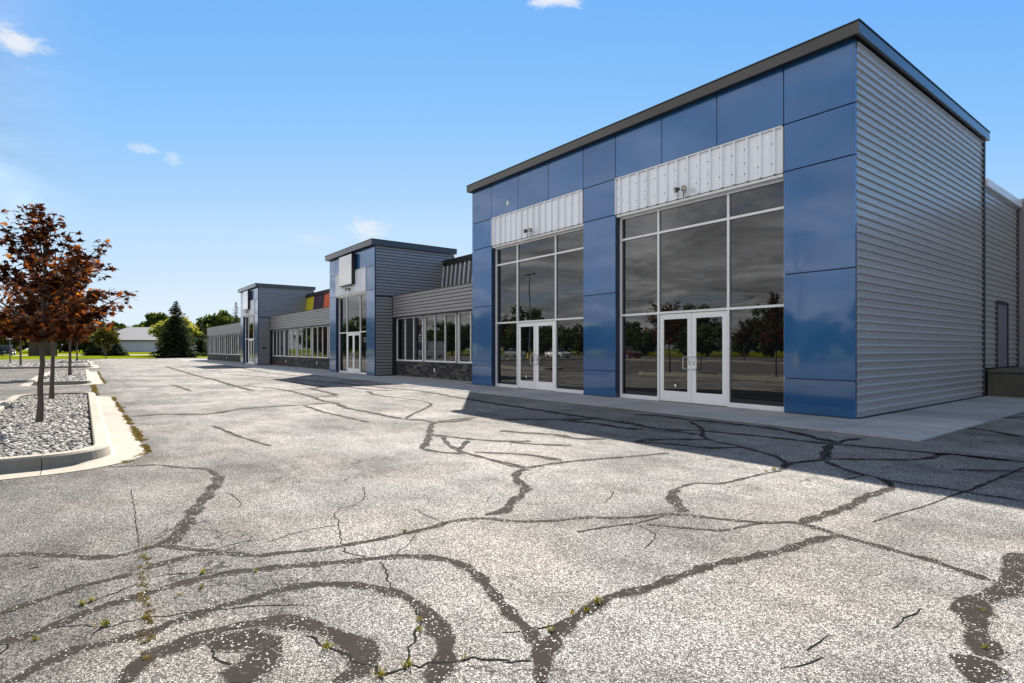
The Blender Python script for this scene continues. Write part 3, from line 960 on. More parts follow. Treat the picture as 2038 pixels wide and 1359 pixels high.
# screws on the side wall
mb = MB()
rng = random.Random(2)
def screw(x, y, z, ax):
    r = .014
    if ax == 'x':
        vs = [(x + .008, y + r * math.cos(a * 1.0472), z + r * math.sin(a * 1.0472)) for a in range(6)]
    else:
        vs = [(x + r * math.cos(a * 1.0472), y - .008, z + r * math.sin(a * 1.0472)) for a in range(6)]
    mb.add(vs, [tuple(range(6))])
for i in range(46):
    for j, y in enumerate(np.arange(11.45, 19.4, .9)):
        if (i + j) % 2 == 0:
            screw(-4.30, float(y) + rng.uniform(-.02, .02), .04 + i * .1507 + .05, 'x')
    if i % 6 == 2:
        for y in np.arange(11.6, 19.4, .42):
            screw(-4.275, float(y), .04 + i * .1507 + .125, 'x')
for i in range(30):
    for y in (19.9, 20.6, 22.5, 23.2):
        if i % 2 == 0 and (i > 12 or y in (20.6, 23.2, 22.5)):
            screw(-4.32, y, .83 + i * .151, 'x')
sidescrews = mb
ob = part('screws', mb, 'screw')
tag(ob, kind='stuff')

# copings
def coping(x0, x1, y0, y1, z0, z1, side_right=True, t=.05):
    mb = MB().box(x0, x1, y0, y0 + t, z0, z1)                               # front
    part('coping', mb, 'coping')
    part('coping', MB().box(x1 - t, x1, y0 + t + .001, y1, z0, z1), 'coping')   # right return
    part('coping', MB().box(x0, x0 + t, y0 + t + .001, y1, z0, z1), 'coping')
    part('soffit', MB().box(x0 + t + .001, x1 - t - .001, y0 + t + .002, y0 + .40, z0 + .012, z0 + .03)
         .box(x1 - .30, x1 - t - .001, y0 + .401, y1, z0 + .012, z0 + .03), 'drip')
    part('drip_edge', MB().box(x0 - .012, x1 + .012, y0 - .012, y1, z1, z1 + .028), 'drip')
coping(-17.09, -4.165, 11.04, 19.62, 6.985, 7.20)
part('roof_coping', MB().box(-4.40, -4.20, 19.60, 23.50, 5.76, 5.97), 'alum')

# blue panels
PAN = {}
def bpanel(x0, x1, z0, z1, y=D):
    gx = .008
    key = (round(x1 - x0 - 2 * gx, 3), round(z1 - z0 - 2 * gx, 3))
    if key not in PAN:
        PAN[key] = MB().bevbox(0, key[0], 0, .038, 0, key[1], .005).mesh('blue_panel')
    place('blue_panel', PAN[key], 'blue', (x0 + gx, y, z0 + gx), shop)

XJ = [-16.97, -15.76, -14.28, -12.79, -11.30, -10.09, -8.60, -7.11, -5.61, -4.32]
for a, b in zip(XJ[:-1], XJ[1:]):
    bpanel(a, b, 5.82, 7.02)
for a, b in ((-16.97, -15.76), (-11.30, -10.09), (-5.61, -4.32)):
    for z0, z1 in ((.026, .72), (.72, 2.80), (2.80, 4.87), (4.87, 5.82)):
        bpanel(a, b, z0, z1)
    part('column', MB().box(a + .012, b - .012, 11.242, 11.638, .02, 4.86), 'column')
part('wall', MB().box(-16.95, -4.34, 11.243, 11.637, 4.862, 6.96), 'core')
for z0, z1 in ((.03, .712), (.728, 2.792), (2.808, 4.862), (4.878, 5.812), (5.828, 6.98)):
    part('panel_return', MB().bevbox(-4.335, -4.292, 11.205, 11.286, z0, z1, .003), 'blue')

# ribbed white sheets over the entrances
CORR = {}
def corrugated(x0, x1, z0, z1, n, y=D, screws=True):
    p = (x1 - x0) / n
    key = (round(p, 3), round(z1 - z0, 3))
    if key not in CORR:
        k = p / .297
        pr = [(0, 0), (.045 * k, 0), (.05 * k, -.005), (.062 * k, -.005), (.067 * k, 0), (.112 * k, 0), (.122 * k, -.048), (.162 * k, -.048), (.172 * k, 0), (.23 * k, 0), (.235 * k, -.005), (.247 * k, -.005), (.252 * k, 0), (p, 0)]
        CORR[key] = MB().extrude(pr, 'z', 0, z1 - z0).mesh('ribbed_sheet')
    for i in range(n):
        place('ribbed_sheet', CORR[key], 'galv', (x0 + i * p, y + .012, z0), shop)
    tr = MB().box(x0 - .02, x1 + .0, y - .03, y + .02, z1 + .001, z1 + .03)
    tr.box(x0 - .022, x0 - .001, y - .03, y + .02, z0, z1).box(x1 + .001, x1 + .022, y - .03, y + .02, z0, z1)
    part('sheet_trim', tr, 'alum')
    if screws:
        global mb
        mb = MB()
        for i in range(n):
            for zz in ((.25, .72) if i % 3 else (.2, .45, .75)):
                screw(x0 + (i + .25) * p, y + .010, z0 + zz * (z1 - z0) + rng.uniform(-.02, .02), 'y')
        tag(part('sheet_screws', mb, 'screw'), kind='stuff')

corrugated(-15.70, -11.325, 4.865, 5.785, 15)
corrugated(-10.065, -5.635, 4.865, 5.785, 15)

# shop windows and doors
def pane(parent, x0, x1, z0, z1, y):
    MB().box(x0, x1, y, y + .012, z0, z1).build('pane', 'glass', parent)

def leaf(x0, x1, z0, z1, y, side):
    a, st, bot, top = .0, .115, .255, .13
    mb = MB().bevbox(x0, x0 + st, y, y + .045, z0, z1, .004).bevbox(x1 - st, x1, y, y + .045, z0, z1, .004)
    mb.bevbox(x0 + st + .0005, x1 - st - .0005, y + .002, y + .043, z0, z0 + bot, .003).bevbox(x0 + st + .0005, x1 - st - .0005, y + .002, y + .043, z1 - top, z1, .003)
    o = part('door', mb, 'door')
    pane(o, x0 + st, x1 - st, z0 + bot, z1 - top, y + .018)
    hx = x1 - .055 if side < 0 else x0 + .055
    s = side
    MB().tube([(hx, y, 1.12), (hx, y - .06, 1.12), (hx + s * .11, y - .075, 1.12), (hx + s * .125, y - .075, 1.09), (hx + s * .125, y - .075, .86), (hx + s * .11, y - .075, .83), (hx, y - .06, .83), (hx, y, .83)], [.012] * 8, 6).build('handle', 'chrome', o)
    MB().box(hx - .018, hx + .018, y - .012, y - .001, .93, 1.03).build('lock', 'chrome', o)
    return o

def storefront(x0, x1, zh, mull, trans, y=11.36):
    w = .052
    d = .10
    mb = MB()
    mb.box(x0, x0 + w, y, y + d, .02, zh).box(x1 - w, x1, y, y + d, .02, zh)
    mb.box(x0 + w, x1 - w, y + .001, y + d - .001, zh - w, zh - .001)
    for m in mull:
        mb.box(m - w / 2, m + w / 2, y + .002, y + d - .002, .02, zh - w)
    cols = [x0 + w] + [q for m in mull for q in (m - w / 2, m + w / 2)] + [x1 - w]
    levels = [.02] + list(trans) + [zh]
    for i in range(0, len(cols), 2):
        a, b = cols[i], cols[i + 1]
        for t in trans:
            mb.box(a, b, y + .003, y + d - .003, t - w / 2, t + w / 2)
        if i != 2:
            mb.box(a, b, y + .003, y + d - .003, .02, .02 + .10)
    fr = part('window', mb, 'alum')
    for i in range(0, len(cols), 2):
        a, b = cols[i], cols[i + 1]
        for j in range(len(levels) - 1):
            if i == 2 and j == 0:
                continue
            z0 = levels[j] + (.10 if j == 0 else w / 2)
            z1 = levels[j + 1] - (w if j == len(levels) - 2 else w / 2)
            pane(fr, a, b, z0, z1, y + .045)
    a, b = cols[2] + .012, cols[3] - .012
    c = (a + b) / 2
    zt = trans[0] - w / 2 - .012
    leaf(a, c - .004, .03, zt, y + .02, -1)
    r = leaf(c + .004, b, .03, zt, y + .02, 1)
    part('wall', MB().box(x0, x1, y + d + .01, y + d + .03, .02, zh), 'core')
    part('head_flashing', MB().box(x0 + .002, x1 - .002, D + .03, y + d, zh + .001, zh + .06), 'alum')
    return fr

storefront(-10.08, -5.63, 4.795, (-8.83, -6.93), (2.20, 4.20))
storefront(-15.745, -11.315, 4.795, (-14.53, -12.65), (2.20, 4.20))
st = part('sticker', MB().add([(-8.33 + .03 * x, 11.375, .42 + .035 * z) for x, z in ((-1, 1), (0, 1.2), (1, 1), (1, -.2), (0, -1.3), (-1, -.2))], [(0, 5, 4, 3, 2, 1)]), 'white')
part('sticker', MB().add([(-14.06 + .03 * x, 11.375, .42 + .04 * z) for x, z in ((-1, 1), (1, 1), (1, -1), (-1, -1))], [(0, 3, 2, 1)]), 'white')
part('patch', MB().add([(-14.84 + .075 * math.cos(a * .5236), D - .003, 6.16 + .085 * math.sin(a * .5236)) for a in range(12)], [tuple(range(12))]), 'white')

# entrance towers
def tower(x0, x1, cw=1.0):
    part('wall', MB().box(x0 + .04, x1 - .05, 11.64, 15.62, 0, 6.33), 'core')
    a, b = x0 + cw, x1 - cw
    for c0, c1 in ((x0, a), (b, x1)):
        for z0, z1 in ((.026, .70), (.70, 2.81), (2.81, 4.22), (4.22, 5.40)):
            bpanel(c0, c1, z0, z1)
        part('column', MB().box(c0 + .012, c1 - .03, 11.242, 11.638, .02, 4.21), 'column')
    part('wall', MB().box(x0 + .02, x1 - .03, 11.243, 11.637, 4.215, 6.28), 'core')
    n = 3
    xs_ = [x0, a] + [a + (b - a) * k / n for k in range(1, n)] + [b, x1]
    for c0, c1 in zip(xs_[:-1], xs_[1:]):
        bpanel(c0, c1, 5.40, 6.34)
    corrugated(a + .03, b - .03, 4.23, 5.37, 14, screws=False)
    storefront(a + .02, b - .02, 4.16, (a + .02 + 1.17, b - .02 - 1.17), (2.20,))
    courses_side(x1 - .002, 11.25, 15.64, 3.92, 6.343, 'lap')
    courses_side(x1 - .002, 11.25, 12.12, .03, 3.86, 'lap')
    part('ledge_trim', MB().box(x1 - .05, x1 + .03, 11.249, 12.12, 3.862, 3.918), 'trim')
    part('corner_post', MB().box(x1 - .006, x1 + .026, 11.20, 11.248, .02, 6.31), 'column')
    part('corner_post', MB().box(x1 - .06, x1 + .01, 15.64, 15.70, 3.9, 6.31), 'trim')
    coping(x0 - .16, x1 + .14, 10.99, 15.78, 6.345, 6.60)

tower(-31.74, -25.52)
tower(-54.50, -48.30)
part('vent', MB().bevbox(-48.30, -48.26, 11.55, 11.80, 1.33, 1.47, .01), 'screw')

# low wings between the towers
STONE = [MB().bevbox(-.5, .5, -.5, .5, -.5, .5, .06).mesh('stone') for _ in range(1)]
def wing(x0, x1, starts, panes, pane_w, detail):
    rng = random.Random(int(-x0))
    part('wall', MB().box(x0 + .01, x1 - .01, 12.176, 15.6, 2.86, 3.88), 'core')
    part('wall', MB().box(x0 + .01, x1 - .01, 12.50, 15.6, 0, 2.859), 'core')
    part('flat_roof', MB().box(x0 + .01, x1 - .01, 12.14, 15.6, 3.885, 3.91), 'roof')
    courses_front(12.155, x0 + .02, x1 - .02, 2.86, 3.90)
    part('roof_edge', MB().box(x0 + .02, x1 - .02, 12.12, 12.30, 3.912, 3.94), 'trim')
    part('soffit', MB().box(x0 + .02, x1 - .02, 12.15, 12.499, 2.825, 2.857), 'trim')
    # window groups
    for gi, s in enumerate(starts):
        w = .045
        W_ = panes * pane_w
        mb = MB()
        for k in range(panes + 1):
            xx = s + k * pane_w
            mb.box(xx - w / 2, xx + w / 2, 12.33, 12.42, .80, 2.80)
        mb.box(s - w / 2, s + W_ + w / 2, 12.325, 12.421, .745, .80).box(s - w / 2, s + W_ + w / 2, 12.331, 12.421, 2.775, 2.824)
        fr = part('window', mb, 'alum')
        for k in range(panes):
            pane(fr, s + k * pane_w + w / 2, s + (k + 1) * pane_w - w / 2, .80, 2.775, 12.375)
    edges = [x0 + .02] + [q for s in starts for q in (s - .023, s + panes * pane_w + .023)] + [x1 - .02]
    for i in range(0, len(edges), 2):
        if edges[i + 1] - edges[i] > .03:
            part('pier', MB().box(edges[i] + .001, edges[i + 1] - .001, 12.345, 12.45, .745, 2.824), 'lap')
    part('wall', MB().box(x0 + .015, x1 - .015, 12.43, 12.499, .02, 2.82), 'core')
    part('sill', MB().box(x0 + .02, x1 - .02, 12.27, 12.44, .715, .744), 'lap')
    part('stone_backing', MB().box(x0 + .02, x1 - .02, 12.345, 12.428, .02, .714), 'mortar')
    # ledge stone
    joined = MB()
    rows = [.03]
    while rows[-1] < .70:
        rows.append(min(.713, rows[-1] + rng.uniform(.065, .11)))
    for z0, z1 in zip(rows[:-1], rows[1:]):
        if z1 - z0 < .03: continue
        x = x0 + .02
        while x < x1 - .05:
            L = rng.uniform(.18, .5)
            xe = min(x + L, x1 - .02)
            dep = rng.uniform(.03, .065)
            if detail and xe - x > .04:
                o = place('stone', STONE[0], 'ledge', ((x + xe) / 2, 12.345 - dep / 2 + .012, (z0 + z1) / 2), shop, scale=(xe - x - .006, dep, z1 - z0 - .006))
            else:
                joined.bevbox(x + .003, xe - .003, 12.345 - dep, 12.347, z0 + .003, z1 - .003, .006)
            x = xe
    if not detail:
        tag(part('stone_facing', joined, 'ledge'), kind='stuff')

def mansard(x0, x1, kinds):
    """roof screen that leans back, standing on the wing roof; kinds = list of (width, material) or None for ribbed sheet"""
    def sheet(a, b, m, th=.02, nm='mansard_panel'):
        mb = MB().add([(a, 14.9, 3.92), (b, 14.9, 3.92), (b, 15.08, 5.66), (a, 15.08, 5.66), (a, 14.9 + th, 3.92), (b, 14.9 + th, 3.92), (b, 15.08 + th, 5.66), (a, 15.08 + th, 5.66)],
                      [(0, 1, 2, 3), (5, 4, 7, 6), (0, 4, 5, 1), (1, 5, 6, 2), (2, 6, 7, 3), (3, 7, 4, 0)])
        part(nm, mb, m)
    if kinds is None:
        p = .41
        x = x0
        while x < x1 - .1:
            sheet(x + .005, min(x + p, x1) - .005, 'seam')
            mb = MB().add([(x - .025, 14.85, 3.92), (x + .025, 14.85, 3.92), (x + .025, 15.03, 5.66), (x - .025, 15.03, 5.66), (x - .025, 14.899, 3.92), (x + .025, 14.899, 3.92), (x + .025, 15.079, 5.66), (x - .025, 15.079, 5.66)],
                          [(0, 1, 2, 3), (0, 4, 5, 1), (1, 5, 6, 2), (2, 6, 7, 3), (3, 7, 4, 0)])
            part('standing_seam', mb, 'galv')
            x += p
    else:
        x = x0
        while x < x1 - .1:
            for wd, m in kinds:
                b = min(x + wd, x1)
                if b - x > .05:
                    sheet(x + .006, b - .006, m)
                x = b
    part('screen_cap', MB().box(x0, x1, 15.00, 15.62, 5.662, 5.95), 'drip')
    part('screen_back', MB().box(x0 + .01, x1 - .01, 15.12, 15.60, 3.92, 5.66), 'core')

wing(-25.52, -16.98, (-25.44, -22.56, -19.68), 3, .875, True)
wing(-48.30, -31.76, (-48.18, -44.88, -41.58, -38.28, -34.98), 3, .98, False)
wing(-77.6, -54.52, tuple(-77.4 + 3.28 * k for k in range(7)), 3, .98, False)
part('wall', MB().box(-77.7, -77.58, 12.2, 15.6, 0, 3.9), 'greywall')
mansard(-25.50, -16.98, None)
mansard(-48.28, -31.76, [(1.95, 'yellow'), (1.9, 'plum'), (.6, 'plum2'), (1.95, 'orange'), (1.9, 'plum')])
mansard(-62, -54.54, None)
for x, z in ((-21.6, .38), (-44.4, .38), (-37.2, .38), (-66.5, .38)):
    part('outlet_cover', MB().bevbox(x - .045, x + .045, 12.255, 12.30, z - .08, z + .08, .012), 'white')
part('gas_pipe', MB().tube([(-17.4, 12.2, .02), (-17.4, 12.2, .5)], [.03, .03], 8), 'trim')

# loading dock
dk = thing('loading_dock', (-1, 21.6, 0), 'dark concrete loading dock platform beside the side wall', 'loading dock')
MB().bevbox(-4.24, 2.5, 19.72, 23.49, 0, .66, .01).build('dock_wall', 'dock', dk)
MB().bevbox(-4.235, 2.54, 19.67, 23.48, .662, .755, .012).build('dock_slab', 'dock', dk)
MB().bevbox(-2.2, -1.9, 19.63, 19.715, .35, .6, .02).build('bumper', 'rubber', dk)

# blank sign cabinets on the towers
def sign(xc, label):
    t = thing('sign_cabinet', (xc, 11.1, 4.66), label, 'sign', 'blank sign cabinets on the towers')
    MB().bevbox(xc - .89, xc + .89, 10.99, 11.17, 4.66, 6.25, .012).build('cabinet', 'signside', t)
    MB().bevbox(xc - .87, xc + .86, 10.962, 10.989, 4.68, 6.23, .008).build('sign_face', 'sign', t)
sign(-28.75, 'blank white sign box on the middle blue tower')
sign(-51.6, 'blank white sign box on the farthest tower')

def wall_light(x, z, label):
    t = thing('wall_light', (x, 11.17, z), label, 'wall light', 'twin flood lights over the entrances')
    MB().bevbox(x - .05, x + .05, 11.13, 11.178, z - .05, z + .05, .01).tube([(x, 11.15, z - .07), (x, 11.15, z - .2)], [.01, .01], 6).build('mount', 'lampbody', t)
    for s in (-1, 1):
        c = Vector((x + s * .06, 11.09, z))
        d = Vector((s * .5, -.75, -.3)).normalized()
        h = MB().tube([c, c + d * .035, c + d * .08, c + d * .13], [.028, .042, .06, .064], 10).build('lamp_head', 'lampbody', t, smooth=False)
        MB().tube([c + d * .13, c + d * .136], [.056, .054], 10).build('lens', 'lens', h)
wall_light(-7.94, 5.06, 'twin flood light above the nearest double doors')
wall_light(-13.57, 5.04, 'twin flood light above the second double doors of the corner block')
wall_light(-28.6, 4.48, 'twin flood light under the middle tower sign')
wall_light(-51.5, 4.48, 'twin flood light under the farthest tower sign')

# ================================================================== trees
def leaf_cloud(name, pos, size, mat_name, parent, origin, seed, shape='maple', flat=.55):
    """many single leaves; pos (n,3), size (n,)"""
    rng = np.random.default_rng(seed)
    n = len(pos)
    if shape == 'maple':
        ang = np.radians([-90, -62, -35, -8, 22, 48, 68, 90, 112, 132, 158, 188, 215, 242])
        rad = np.array([.35, .42, .72, .42, .98, .50, .62, 1.12, .62, .50, .98, .42, .72, .42])
        loc = np.stack([np.cos(ang) * rad, np.sin(ang) * rad, np.zeros(len(ang))], 1)
        loc[:, 2] = -.18 * (loc[:, 0] ** 2)
    elif shape == 'quad':
        loc = np.array([(-.5, -.4, 0), (.15, -.5, .1), (.55, 0, 0), (.1, .5, .1), (-.5, .35, 0)], float)
    else:   # needle spray
        loc = np.array([(0, -.16, 0), (.55, -.22, -.05), (1.1, 0, -.16), (.55, .22, -.05), (0, .16, 0)], float)
    m = len(loc)
    yaw = rng.uniform(0, 2 * np.pi, n)
    tilt = rng.normal(0, flat, n)
    roll = rng.normal(0, flat, n)
    cy, sy = np.cos(yaw), np.sin(yaw)
    ct, st_ = np.cos(tilt), np.sin(tilt)
    cr, sr = np.cos(roll), np.sin(roll)
    Rz = np.zeros((n, 3, 3)); Rz[:, 0, 0] = cy; Rz[:, 0, 1] = -sy; Rz[:, 1, 0] = sy; Rz[:, 1, 1] = cy; Rz[:, 2, 2] = 1
    Rx = np.zeros((n, 3, 3)); Rx[:, 0, 0] = 1; Rx[:, 1, 1] = ct; Rx[:, 1, 2] = -st_; Rx[:, 2, 1] = st_; Rx[:, 2, 2] = ct
    Ry = np.zeros((n, 3, 3)); Ry[:, 1, 1] = 1; Ry[:, 0, 0] = cr; Ry[:, 0, 2] = sr; Ry[:, 2, 0] = -sr; Ry[:, 2, 2] = cr
    A = Rz @ Rx @ Ry
    V = np.einsum('nij,mj->nmi', A, loc) * size[:, None, None] + pos[:, None]
    V = V.reshape(-1, 3) - np.array(origin)
    F = [tuple(range(i * m, i * m + m)) for i in range(n)]
    me = bpy.data.meshes.new(name)
    me.from_pydata(V.tolist(), [], F)
    return place(name, me, mat_name, origin, parent)


def maple(base, label, tips, fork, top, seed, leaf=.066, per=46, r0=.052, group=None, lean=(0, 0), mat_name='maple', spray=.30):
    """slim staked-out street maple: trunk, limbs towards the tips, flat sprays of lobed leaves"""
    rng = random.Random(seed)
    nr = np.random.default_rng(seed)
    t = thing('maple_tree', base, label, 'tree', group)
    b = Vector(base)
    mb = MB()
    T = lambda s: b + Vector((lean[0] * s, lean[1] * s, top * s))
    k = 10
    mb.tube([T(i / k) + Vector((rng.gauss(0, .008), rng.gauss(0, .008), 0)) if i else T(0) for i in range(k + 1)],
            [r0 * 1.25] + [r0 * (1 - .82 * (i / k)) for i in range(1, k + 1)], 9)
    P, Sz = [], []
    for tip in tips:
        tip = Vector(tip)
        h = min(.97, max(fork / top, (tip.z - b.z) / top * .72 - .05 + rng.uniform(-.06, .06)))
        s = T(h)
        mid = s.lerp(tip, .5) + Vector((rng.gauss(0, .06), rng.gauss(0, .06), rng.uniform(.0, .1)))
        L = (tip - s).length
        r = max(.006, .012 * L)
        pts = [s, s.lerp(mid, .6), mid, mid.lerp(tip, .55) + Vector((0, 0, .02)), tip]
        mb.tube(pts, [r, r * .8, r * .6, r * .4, .003], 5, cap=False)
        # leaves: flat spray at the tip, thinner along the limb
        for j in range(per):
            a = rng.random() ** .8
            q = pts[2].lerp(tip, a) if rng.random() < .75 else s.lerp(mid, .4 + .6 * rng.random())
            sp = spray * (.55 + .6 * rng.random())
            gq = lambda k: max(-1.7 * k, min(1.7 * k, rng.gauss(0, k)))
            P.append((q.x + gq(sp * .45), q.y + gq(sp * .45), q.z - .02 + gq(sp * .22)))
            Sz.append(leaf * rng.uniform(.65, 1.25))
        for j in range(3):
            q = mid.lerp(tip, rng.uniform(.2, .9))
            e = q + Vector((rng.gauss(0, .1), rng.gauss(0, .1), rng.gauss(.02, .06)))
            mb.tube([q, e], [.004, .002], 4, cap=False)
    mb.build('trunk', 'bark', t, origin=base)
    leaf_cloud('crown', np.array(P), np.array(Sz), mat_name, t, base, seed)
    return t

def ell_tips(c, rx, rz, n, seed, flatb=.75):
    rng = random.Random(seed)
    out = []
    while len(out) < n:
        p = Vector((rng.uniform(-1, 1), rng.uniform(-1, 1), rng.uniform(-flatb, 1)))
        l = p.length
        if .35 < l < 1:
            out.append((c[0] + p.x * rx, c[1] + p.y * rx, c[2] + p.z * rz))
    return out

def rel(b, lat, dep, z):
    q = Vector(b) + RGT * lat + FWD * dep
    return (q.x, q.y, z)

B1 = (-12.03, -.57, .06)
tips1 = [rel(B1, *q) for q in (
    (-.26, .1, 3.72), (-.02, -.1, 3.66), (.18, .1, 3.56), (-.52, .1, 3.60), (-.48, -.2, 3.36), (.36, .2, 3.28), (.14, -.2, 3.22), (-.12, .2, 3.42), (-.25, -.1, 3.15),
    (1.02, .1, 3.10), (.78, -.1, 3.0), (.50, .3, 2.92), (.95, .3, 2.72), (.92, -.4, 2.60), (.55, -.6, 2.75), (1.48, .1, 2.26), (1.25, 0, 2.30), (1.12, -.2, 2.22), (1.05, .4, 2.05),
    (-.80, .1, 3.20), (-.95, -.4, 3.02), (-1.15, .3, 2.75), (-1.3, -.2, 2.45), (-1.35, .3, 2.05), (-.7, -.7, 2.5), (-.6, .7, 2.6), (0, .9, 2.7), (.1, -.9, 2.6),
    (.5, .8, 2.3), (.45, -.9, 2.1), (-.4, -.9, 2.1), (-.9, .6, 2.0), (-1.1, -.5, 1.85), (.8, -.5, 1.78), (.75, .5, 1.72), (.2, .7, 1.75), (-.3, .75, 1.7), (-.65, -.4, 1.66), (.35, -.55, 1.70), (-.05, -.8, 1.85), (-.8, .2, 1.62), (.9, .1, 1.95))]
maple(B1, 'nearest red leaved maple, its trunk in front of the other', tips1, 1.35, 3.35, 21, per=58, leaf=.072, spray=.20, lean=(.07, .10), r0=.047)
B2 = (-17.5, -.6, .06)
maple(B2, 'second red leaved maple just behind the nearest one', ell_tips((-17.45, -.5, 2.75), 1.35, 1.35, 46, 5), 1.45, 3.7, 22, per=60, leaf=.075, mat_name='maple2', spray=.26, lean=(.05, .08), r0=.05)
B3 = (-32.3, -.46, .06)
m3 = maple(B3, 'third red maple, alone in the second island', ell_tips((-32.3, -.46, 2.9), 1.3, 1.35, 34, 6), 1.6, 3.9, 23, per=70, leaf=.08, lean=(.02, 0), r0=.065)
for (x, y, s, a, lb) in ((-54, -3.6, 1.15, 1.0, 'slim maple standing alone in the wide rock strip'), (-67.6, -.45, 1.1, 2.2, 'slim dark trunked maple in the farthest small island'),
                         (-72.6, -.5, 1.0, 3.0, 'last maple of the row, at the far end of the small island'), (-55.5, -16, 1.2, 4.1, 'maple at the left end of the wide rock strip')):
    copy_thing(m3, (x, y, .06), lb, a, s)


def deciduous(base, h, rad, label, mat_name='green', seed=1, clumps=46, per=110, leaf=.34, trunk=.28, group=None, name='broadleaf_tree', crown_from=.25, bark='darkbark'):
    rng = random.Random(seed)
    t = thing(name, base, label, 'tree', group)
    b = Vector(base)
    mb = MB().tube([b, b + Vector((0, 0, h * .3)), b + Vector((.1, 0, h * .62))], [trunk, trunk * .75, trunk * .3], 8)
    P, Sz = [], []
    c = b + Vector((0, 0, h * (crown_from + (1 - crown_from) / 2)))
    rz = h * (1 - crown_from) / 2
    for i in range(clumps):
        d = Vector((rng.gauss(0, 1), rng.gauss(0, 1), rng.gauss(.1, 1))).normalized()
        k = rng.uniform(.45, .88)
        q = c + Vector((d.x * rad * k, d.y * rad * k, d.z * rz * k))
        if i % 3 == 0:
            s = b + Vector((0, 0, h * rng.uniform(.28, .5)))
            mb.tube([s, s.lerp(q, .6) + Vector((0, 0, -.1)), q], [trunk * .25, trunk * .14, .02], 5, cap=False)
        cr = rad * rng.uniform(.16, .30)
        for j in range(per):
            e = Vector((rng.gauss(0, 1), rng.gauss(0, 1), rng.gauss(0, .75)))
            e = e.normalized() * cr * rng.random() ** .4
            P.append((q.x + e.x, q.y + e.y, q.z + e.z))
            Sz.append(leaf * rng.uniform(.6, 1.3))
    mb.build('trunk', bark, t, origin=base)
    leaf_cloud('crown', np.array(P), np.array(Sz), mat_name, t, base, seed, 'quad', .8)
    return t


def spruce(base, h, rad, label, seed=1, dens=1.0, mat_name='spruce', leaf=.42, low=.03, group=None):
    rng = random.Random(seed)
    t = thing('spruce_tree', base, label, 'tree', group)
    b = Vector(base)
    mb = MB().tube([b, b + Vector((0, 0, h * .96))], [.018 * h, .01], 7)
    P, Sz, Yaw, Drop = [], [], [], []
    z = low * h
    while z < h * .985:
        f = 1 - z / h
        r = rad * (f ** .85) * rng.uniform(.86, 1.08)
        nb = max(4, int((6 + 9 * f) * dens))
        a0 = rng.random() * 6.28
        for k in range(nb):
            a = a0 + 6.283 * k / nb + rng.gauss(0, .12)
            rr = r * rng.uniform(.72, 1.12)
            droop = -.30 * rr if f > .25 else .05 * rr
            mb.tube([b + Vector((0, 0, z)), b + Vector((math.cos(a) * rr * .95, math.sin(a) * rr * .95, z + droop))], [.02, .006], 3, cap=False)
            m = max(3, int(rr / .16 * dens))
            for j in range(m):
                u = (j + rng.random()) / m
                side = rng.gauss(0, .13 * rr * (1.1 - .6 * u))
                x = math.cos(a) * rr * u - math.sin(a) * side
                y = math.sin(a) * rr * u + math.cos(a) * side
                P.append((b.x + x, b.y + y, b.z + z + droop * u + rng.gauss(0, .07)))
                Sz.append(leaf * rng.uniform(.6, 1.2) * (.55 + .45 * f + .1))
                Yaw.append(a + rng.gauss(0, .7))
        z += h * .022 + .1 * f
    mb.build('trunk', 'darkbark', t, origin=base)
    n = len(P)
    loc = np.array([(-.2, -.16, 0), (.4, -.2, -.04), (.95, 0, -.22), (.4, .2, -.04), (-.2, .16, 0)])
    ya = np.array(Yaw); c, s = np.cos(ya), np.sin(ya)
    L = loc[None] * np.array(Sz)[:, None, None]
    rs = np.random.default_rng(seed).normal(0, .5, (n, 1))
    X = L[..., 0] * c[:, None] - L[..., 1] * s[:, None]
    Y = L[..., 0] * s[:, None] + L[..., 1] * c[:, None]
    Z = L[..., 2] + L[..., 1] * rs
    V = np.stack([X, Y, Z], -1) + (np.array(P) - np.array(base))[:, None]
    me = bpy.data.meshes.new('crown')
    me.from_pydata(V.reshape(-1, 3).tolist(), [], [tuple(range(i * 5, i * 5 + 5)) for i in range(n)])
    place('crown', me, mat_name, base, t)
    return t

def at(u, depth, z=None):
    """ground point seen in the direction of picture column u at a given distance along the view"""
    q = (FWD + RGT * ((u - 1019) / 1113)) * depth
    return (q.x, q.y, terrain_z(q.x) if z is None else z)

spruce(at(350, 86), 8.9, 3.5, 'big dark spruce standing alone on the lawn', 3, 1.5, leaf=.5)
deciduous(at(352, 101), 7.2, 4.3, 'lime green tree spreading behind the big spruce', 'lime', 4, 54, 120, .34, .15, crown_from=.12)
spruce(at(398, 103), 7.0, 2.1, 'dark conifer right of the big spruce', 8, 1.0)
spruce(at(424, 100), 4.6, 1.7, 'low dark conifer beside the far end of the shops', 18, 1.0)
deciduous(at(437, 122), 9.2, 5.2, 'broad green tree rising behind the farthest wing', 'green', 9, 60, 120, .42, .3)
spruce(at(470, 118), 11.2, 2.6, 'tall dark conifer peeking beside the farthest tower', 10)
deciduous(at(410, 112), 3.2, 2.0, 'small pale shrub between the conifers and the far wing', 'lime', 12, 20, 70, .25, .08, crown_from=.05)
deciduous(at(211, 77), 4.7, 1.75, 'young olive leaved tree on the edge of the lawn', 'olive', 13, 42, 80, .2, .07, crown_from=.25)
spruce(at(206, 118), 9.2, 2.0, 'narrow conifer behind the young olive tree', 14)
spruce(at(232, 98), 2.6, 2.6, 'low spreading juniper left of the grey warehouse', 15, 1.4)
spruce(at(192, 100), 3.0, 2.8, 'low spreading conifer behind the orange maple leaves', 16, 1.4)
deciduous(at(314, 182), 13.2, 5.2, 'round dark tree rising behind the warehouse roof', 'green', 17, 50, 100, .6, .4)
k = 0
